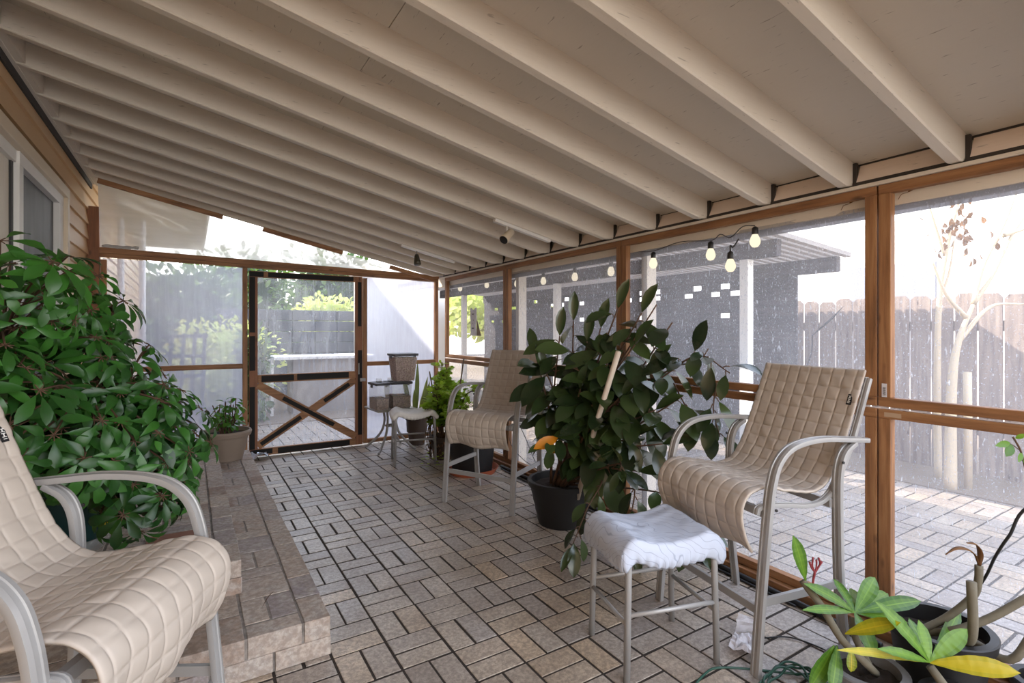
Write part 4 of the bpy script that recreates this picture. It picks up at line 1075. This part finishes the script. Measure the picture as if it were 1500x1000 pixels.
# barcode sticker on the post
m = MB(RW); m.box((-.0012,.976,.985),(.0,.994,1.04)); tk = tag(m.build('price_sticker', paper), 'white barcode sticker on the double post', 'sticker')
m = MB(RW)
for k in range(9): m.box((-.0018,.980,.992+k*.004),(-.0011,.990,.992+k*.004+(.0012+.0012*(k % 2))))
m.build('barcode', label_black, tk)
m = MB(RW); m.box((-.0012,.925,.905),(.0,.985,.923)); tk = tag(m.build('lumber_stamp', m_plain('faded_tag', srgb(176,150,124), .8)), 'pale lumber tag stapled on the lower rail beside the double post', 'sticker')
for k, (sy, z, txt) in enumerate(((1.14,1.815,'above the near bar chair'),(.92,1.815,'beside the double post'))):
    m = MB(); b = V(RW((.043,sy,z))); m.leaf(b, (0,-.6,.5), (-1,0,.1), .03, .014, 'oval', .5, .3, .5, 5); m.tube(bez([b, b+V((-.004,.02,-.004)), b+V((-.003,.032,-.022))],4), .0012, 5)
    tag(m.build('dried_leaf', leaf_dry, None, True), 'small dried leaf caught on the cream beam '+txt, 'leaf')
# joist tracks and lights
def track(y, x0, x1, label):
    t = thing('track_light', label, 'light', (0,0,0), group='track lights')
    m = MB(); m.bar((x0,y+.023,rafz(x0)-.012),(x1,y+.023,rafz(x1)-.012),.034,.02); m.build('track', white_vinyl, t); return t
t1 = track(RY[7], 1.74, 2.20, 'cream track spotlight on a rafter, nearer one above the rubber plant')
x = 1.84; zz = rafz(x)-.02; m = MB(); m.tube([(x,RY[7]+.023,zz),(x,RY[7]+.023,zz-.05)], .008, 8); m.build('swivel_arm', white_vinyl, t1, True)
d = V((-.72,-.30,-.62)).normalized(); c = V((x,RY[7]+.01,zz-.065)); m = MB(); m.tube([c-d*.055, c-d*.05, c+d*.02, c+d*.055, c+d*.06], .034, 16, scale=[.55,.75,.8,1,1.02]); m.build('lamp_head', trimp, t1, True)
m = MB(); m.tube([c+d*.0605, c+d*.0625], .030, 16); m.build('lamp_face', pot_black, t1)
t2 = track(RY[11], 1.62, 2.15, 'dark track spotlight hanging near the far corner')
x = 1.77; zz = rafz(x)-.02; m = MB(); m.tube([(x,RY[11]+.023,zz),(x,RY[11]+.023,zz-.04)], .007, 8); m.build('swivel_arm', steel, t2, True)
m = MB(); m.tube([(x,RY[11]+.02,zz-.03),(x,RY[11]+.02,zz-.05),(x,RY[11]+.01,zz-.10),(x,RY[11],zz-.125)], .032, 16, scale=[.45,.7,.95,1]); m.build('lamp_head', m_plain('bronze_grey_metal', srgb(88,84,72), .4, .2, 12, metal=.6), t2, True)

# ------------------------------------------------------------------ outside: string lights under the eave
sl = thing('string_lights', 'string of warm lit globe bulbs hung outside along the right windows', 'string lights')
BP = [(1106,352,2.60,0),(1070,388,2.62,1),(1041,372,2.85,0),(957,385,3.25,0),(895,397,3.65,0),(842,405,4.05,0),(796,411,4.5,0),(757,415,5.0,0),(713,417,5.55,0),(674,422,6.1,0)]
cpts = []
for (px, py, dep, low) in BP:
    p = at(px, py, dep); top = p.z+.075
    b = MB(); b.lathe([(.0,-.036),(.014,-.033),(.024,-.018),(.026,-.004),(.020,.016),(.013,.030)], p, 14); bo = b.build('bulb', bulb_m, sl, True)
    k = MB(); k.lathe([(.0,.030),(.014,.030),(.016,.035),(.015,.062),(.006,.070),(.0,.07)], p, 12); k.build('socket', black_rub, bo, True)
    if low:
        q = at(1074,362,dep); k = MB(); k.tube(bez([p+V((0,0,.07)), p+V((0,0,.10)), q, at(1082,350,dep)],4), .004, 6); k.build('drop_cord', black_rub, bo, True)
    cpts.append(p+V((0,0,.075 if not low else .14)))
cpts = cpts[::-1]; cc = []
for a, b in zip(cpts, cpts[1:]): cc += [a, a.lerp(b,.5)+V((0,0,.025))]
cc.append(cpts[-1])
m = MB(); m.tube(bez(cc,4), .0025, 6); m.build('cord', black_rub, sl, True)

# fence at the right, dog-eared boards with gaps
fx = 5.75
fn = thing('wooden_fence', 'weathered dog-eared board fence behind the right windows', 'fence')
for k in range(26):
    y = -1.0+k*.165
    if y > 3.25: break
    hgt = 1.57+.015*math.sin(k*2.1); g = .012 if k % 4 else .02
    m = MB(); y0 = y+g/2; y1 = y+.165-g/2
    m.add([(fx+a,b,c) for a in (0,.018) for b, c in ((y0,0),(y1,0),(y1,hgt-.035),(y1-.03,hgt),(y0+.03,hgt),(y0,hgt-.035))],
          [(0,1,2,3,4,5)[::-1],(6,7,8,9,10,11),(0,1,7,6),(1,2,8,7),(2,3,9,8),(3,4,10,9),(4,5,11,10),(5,0,6,11)])
    m.build('board', fence_m, fn)
for z in (.35,1.25):
    m = MB(); m.box((fx+.02,-1.0,z),(fx+.06,3.3,z+.09)); m.build('rail', fence_m, fn)
# neighbour's white house beyond the fence
nb = thing('neighbor_house', 'pale house wall with a grey panel beyond the fence', 'building')
m = MB(); m.box((9.0,-3,0),(9.3,4.9,2.9)); m.build('wall', white_ext, nb)
m = MB(); m.box((8.96,3.02,.6),(9.0,4.12,2.24)); m.build('garage_panel', grey_ext, nb)
# bare trees in front of the fence
sunlit_tone_bark = m_plain('sunlit_tone_tree_bark', srgb(206,188,160), .85, .3, 14, .3)  # bark colour lightened to imitate sun on the trunks
def bare_tree(name, label, base, pts, r, twigs, leaves=None):
    t = thing(name, label, 'tree', base)
    o = V(base); m = MB(); P = bez([V(p)-o for p in pts], 8); m.tube(P, r, 8, scale=[1-.75*i/len(P) for i in range(len(P))])
    for tw in twigs:
        Q = bez([V(p)-o for p in tw], 6); m.tube(Q, r*.42, 6, scale=[1-.7*i/len(Q) for i in range(len(Q))])
    m.build('trunk', sunlit_tone_bark, t, True)
    if leaves:
        l = MB()
        for k in range(60):
            p = V(leaves[0])-o+V((R.gauss(0,leaves[1]),R.gauss(0,leaves[1]),R.gauss(0,leaves[1]*1.2))); l.leaf(p, (R.uniform(-.5,.5),R.uniform(-.5,.5),-1), rv(), .07, .04, 'oval', .5, .3, R.random(), 3)
        l.build('dried_leaves', leaf_dry, t, True)
D = 4.05
bare_tree('bare_tree', 'bare pale tree with forked branches in front of the fence', tuple(at(1392,720,D)*V((1,1,0)) if False else V((at(1392,700,D).x, at(1392,700,D).y, 0))),
    [V((at(1392,700,D).x, at(1392,700,D).y, 0)), at(1394,570,D), at(1404,500,D), at(1426,445,D)], .045,
    [[at(1426,445,D),at(1440,390,D),at(1470,330,D),at(1490,280,D)],[at(1426,445,D),at(1455,400,D),at(1485,340,D),at(1520,290,D)],[at(1415,465,D),at(1385,430,D),at(1365,380,D)],[at(1470,345,D),at(1500,335,D),at(1530,325,D)],[at(1404,500,D),at(1450,450,D),at(1500,445,D)]])
bare_tree('bare_tree', 'bare sapling with a clump of dried leaves, left of the forked tree', tuple(V((at(1374,700,D+.3).x, at(1374,700,D+.3).y, 0))),
    [V((at(1374,700,D+.3).x, at(1374,700,D+.3).y, 0)), at(1373,540,D+.3), at(1376,440,D+.3), at(1386,370,D+.3), at(1400,310,D+.3), at(1412,280,D+.3)], .03,
    [[at(1384,375,D+.3),at(1370,330,D+.3),at(1358,290,D+.3)],[at(1376,440,D+.3),at(1390,400,D+.3),at(1398,350,D+.3)]], (at(1402,338,D+.3), .10))
m = MB(); a = V((at(1418,700,D).x, at(1418,700,D).y, 0)); m.tube([a, at(1418,620,D), at(1417,545,D)], .028, 10); tag(m.build('cut_stump_post', sunlit_tone_bark, None, True), 'short pale cut trunk in front of the fence beside the forked tree', 'post')

# patio cover of the neighbour side, over dark boards with openings
pg = thing('patio_cover', 'slatted patio cover on white posts behind the middle window', 'patio cover')
def pgz(x): return 2.01-.075*(x-3.5)
for k in range(70):
    y = 2.46+k*.1; m = MB(); m.bar((3.22,y,pgz(3.22)+.095),(5.29,y,pgz(5.29)+.095),.058,.04); m.build('roof_slat', corr_m, pg)
for x, z in ((3.32,0),(4.22,0),(5.20,0)):
    m = MB(); m.box((x-.035,2.5,pgz(x)-.07),(x+.035,9.4,pgz(x)+.072)); m.build('beam', pergola_m, pg)
for y in (2.80,5.6,8.4):
    m = MB(); m.box((4.18,y-.04,0),(4.26,y+.04,pgz(4.22)-.07)); m.build('post', white_ext, pg)
bw = thing('board_wall', 'dark board wall with small square openings under the patio cover', 'wall')
m = MB(); y0, y1 = 2.95, 9.6; cw = .13; RR = random.Random(5)
rows = [(0,1.40,0),(1.40,1.455,.1),(1.455,1.655,0),(1.655,1.71,.2),(1.71,1.74,0),(1.74,1.80,.22),(1.80,1.83,0),(1.83,1.875,.1),(1.875,1.90,0)]
for za, zb, pr_ in rows:
    y = y0
    while y < y1:
        if pr_ == 0: m.box((5.30,y,za),(5.325,y1,zb)); break
        if RR.random() > pr_: m.box((5.30,y,za),(5.325,min(y+cw,y1),zb))
        y += cw
m.build('boards', pergola_m, bw)
for y in (3.0,5.0,7.0,9.0):
    m = MB(); m.box((5.325,y,0),(5.38,y+.07,1.88)); m.build('post', pergola_m, bw)
m = MB(); m.box((4.9,4.2,0),(5.25,6.2,.9)); m.box((4.86,4.15,.9),(5.28,6.25,.94)); tag(m.build('outdoor_counter', pergola_m), 'dark counter standing under the patio cover', 'counter')

# beyond the end wall
tr = thing('garden_trellis', 'dark wooden trellis outside the left end panel', 'trellis')
Yt = 8.0
def tx(px, py): 
    r_ = V((math.cos(YAW), -math.sin(YAW))); w_ = V((math.sin(YAW), math.cos(YAW))); d = r_*((px-750)/FPX)+w_; t = Yt/d.y
    return V((d.x*t, Yt, H+(CY-py)/FPX*t))
for (a, b) in (((270,488),(258,640)),((286,486),(276,640)),((300,488),(294,640)),((252,492),(240,640))):
    m = MB(); m.bar(tx(*a), tx(*b), .045, .03, (0,1,0)); m.build('upright', trellis_m, tr)
for (a, b) in (((236,493),(305,492)),((234,522),(302,521)),((228,551),(300,550))):
    m = MB(); m.bar(tx(*a)+V((0,.03,0)), tx(*b)+V((0,.03,0)), .03, .05); m.build('crossbar', trellis_m, tr)
def bush(name, label, c, r, n, mat, size, cat='bush', trunk=True):
    t = thing(name, label, cat, (c[0],c[1],0)); m = MB()
    for k in range(n):
        d = rv(); d = d.normalized() if d.length > .1 else V((0,0,1)); kk = R.uniform(.6,1.0)
        bump = 1+.22*mnoise.noise(d*2.2+V(c))
        p = V((d.x*r[0], d.y*r[1], c[2]+d.z*r[2]))*1.0; p = V((d.x*r[0]*kk*bump, d.y*r[1]*kk*bump, c[2]+d.z*r[2]*kk*bump))
        if p.z < .02: continue
        m.leaf(p, (d+rv(.7)).normalized(), (d+V((0,0,.6))+rv(.4)).normalized(), size*R.uniform(.7,1.3), size*.55, 'oval', .3, .2, R.random(), 3)
    m.build('foliage', mat, t, True)
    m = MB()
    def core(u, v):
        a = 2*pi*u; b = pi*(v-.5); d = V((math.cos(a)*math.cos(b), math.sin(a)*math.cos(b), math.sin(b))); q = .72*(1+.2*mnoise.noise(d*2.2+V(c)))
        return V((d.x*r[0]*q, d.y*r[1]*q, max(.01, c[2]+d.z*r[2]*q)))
    m.grid(core, 24, 12); m.build('filler_core', core_sunlit_look if mat is leaf_sunlit_look else core_m, t, True)  # solid core added inside the leaves so sky doesn't leak through
    if trunk:
        m = MB(); m.tube([(0,0,0),(0.02,0,c[2]*.5),(0,.03,c[2])], .04, 8, scale=[1,.8,.5]); m.build('trunk', bark, t, True)
bush('yellow_green_bush', 'yellow green bush coloured to look sunlit, outside the left end panel', (.45,9.4,.68), (.86,.6,.80), 1300, leaf_sunlit_look, .12)
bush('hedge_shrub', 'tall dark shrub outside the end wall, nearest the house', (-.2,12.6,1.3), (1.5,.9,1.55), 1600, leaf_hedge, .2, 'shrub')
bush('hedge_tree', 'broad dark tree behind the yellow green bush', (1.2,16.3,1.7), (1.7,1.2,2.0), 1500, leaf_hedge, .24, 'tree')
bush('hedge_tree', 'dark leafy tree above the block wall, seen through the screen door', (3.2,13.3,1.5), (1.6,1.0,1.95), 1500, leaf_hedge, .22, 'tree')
bush('climbing_shrub', 'sunlit shrub rising at the right side of the screen door view', (2.55,11.6,1.55), (.75,.5,.42), 600, leaf_sunlit_look, .13, 'shrub')
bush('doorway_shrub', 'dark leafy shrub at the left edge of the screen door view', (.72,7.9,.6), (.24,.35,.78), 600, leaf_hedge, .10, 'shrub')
bush('garden_tree', 'sunlit leafy tree beyond the corner window', (8.4,14.5,1.9), (2.2,1.5,1.0), 900, leaf_sunlit_look, .3, 'tree')
bwl = MB(); 
for i in range(9):
    for j in range(8): bwl.box((.4+i*.41+.006,10.4,j*.205+.006),(.4+(i+1)*.41-.006,10.55,(j+1)*.205-.006),R.random(),.008)
tag(bwl.build('block_wall', blockwall_m), 'grey concrete block wall in the yard seen through the screen door', 'wall')
bn = thing('potting_bench', 'white topped table in the yard behind the screen door', 'table', (1.75,8.5,0))
m = MB(); m.box((-.80,-.35,.82),(.75,.35,.865),.5,.006); m.build('tabletop', white_ext, bn)
m = MB(); m.box((-.45,-.28,.0),(.62,.28,.82)); m.build('cabinet', m_plain('taupe_panel', srgb(150,140,132), .8, .2, 4), bn)
for sx in (-.74,.70):
    for sy in (-.30,.30):
        m = MB(); m.box((sx-.02,sy-.02,0),(sx+.02,sy+.02,.82)); m.build('leg', white_ext, bn)
for x, txt in ((-.60,'close beside the house corner'),(-.42,'second from the house corner')):
    m = MB(); m.tube([(x,6.6,0),(x,6.6,2.4)], .03, 10); tag(m.build('downspout', white_vinyl, None, True), 'white vertical pipe outside the left end panel, '+txt, 'pipe', 'white pipes')
sh = thing('garden_shed', 'pale stucco garage wall outside the right end panel', 'building')
m = MB(); m.box((2.72,9.8,0),(4.5,10.2,2.3)); m.build('wall', white_ext, sh)
m = MB(); m.box((2.66,9.6,2.3),(4.6,10.3,2.38)); m.build('roof', corr_m, sh)

# ------------------------------------------------------------------ light: low winter sun over the house roof, bright pale sky
sd = V((-.60,.80,math.tan(math.radians(35)))).normalized()
sun = bpy.data.lights.new('sun', 'SUN'); sun.energy = SUN_E = 5.0; sun.color = (1,.90,.76); sun.angle = math.radians(.6)
so = bpy.data.objects.new('sun', sun); COL.objects.link(so); so.location = (-3,8,9); so.rotation_euler = (-sd).to_track_quat('-Z','Y').to_euler()
wd = bpy.data.worlds.new('sky'); sc.world = wd; wd.use_nodes = True; t = wd.node_tree; t.nodes.clear()
o = t.nodes.new('ShaderNodeOutputWorld'); bg = t.nodes.new('ShaderNodeBackground'); tc = t.nodes.new('ShaderNodeTexCoord'); sx = t.nodes.new('ShaderNodeSeparateXYZ'); rp_ = t.nodes.new('ShaderNodeValToRGB')
t.links.new(tc.outputs['Generated'], sx.inputs[0]); t.links.new(sx.outputs['Z'], rp_.inputs['Fac']); t.links.new(rp_.outputs['Color'], bg.inputs['Color']); t.links.new(bg.outputs[0], o.inputs[0])
e = rp_.color_ramp.elements; e[0].position = 0; e[0].color = (1.0,.975,.935,1); e[1].position = .75; e[1].color = (.68,.79,1.0,1)
bg.inputs['Strength'].default_value = 2.2

vs = sc.view_settings; vs.view_transform = 'Standard'; vs.look = 'None'; vs.gamma = 1; vs.exposure = 1.28
sc.cycles.max_bounces = 12; sc.cycles.diffuse_bounces = 6; sc.cycles.transparent_max_bounces = 24; sc.cycles.transmission_bounces = 8
sc.cycles.use_denoising = True; sc.cycles.sample_clamp_indirect = 8
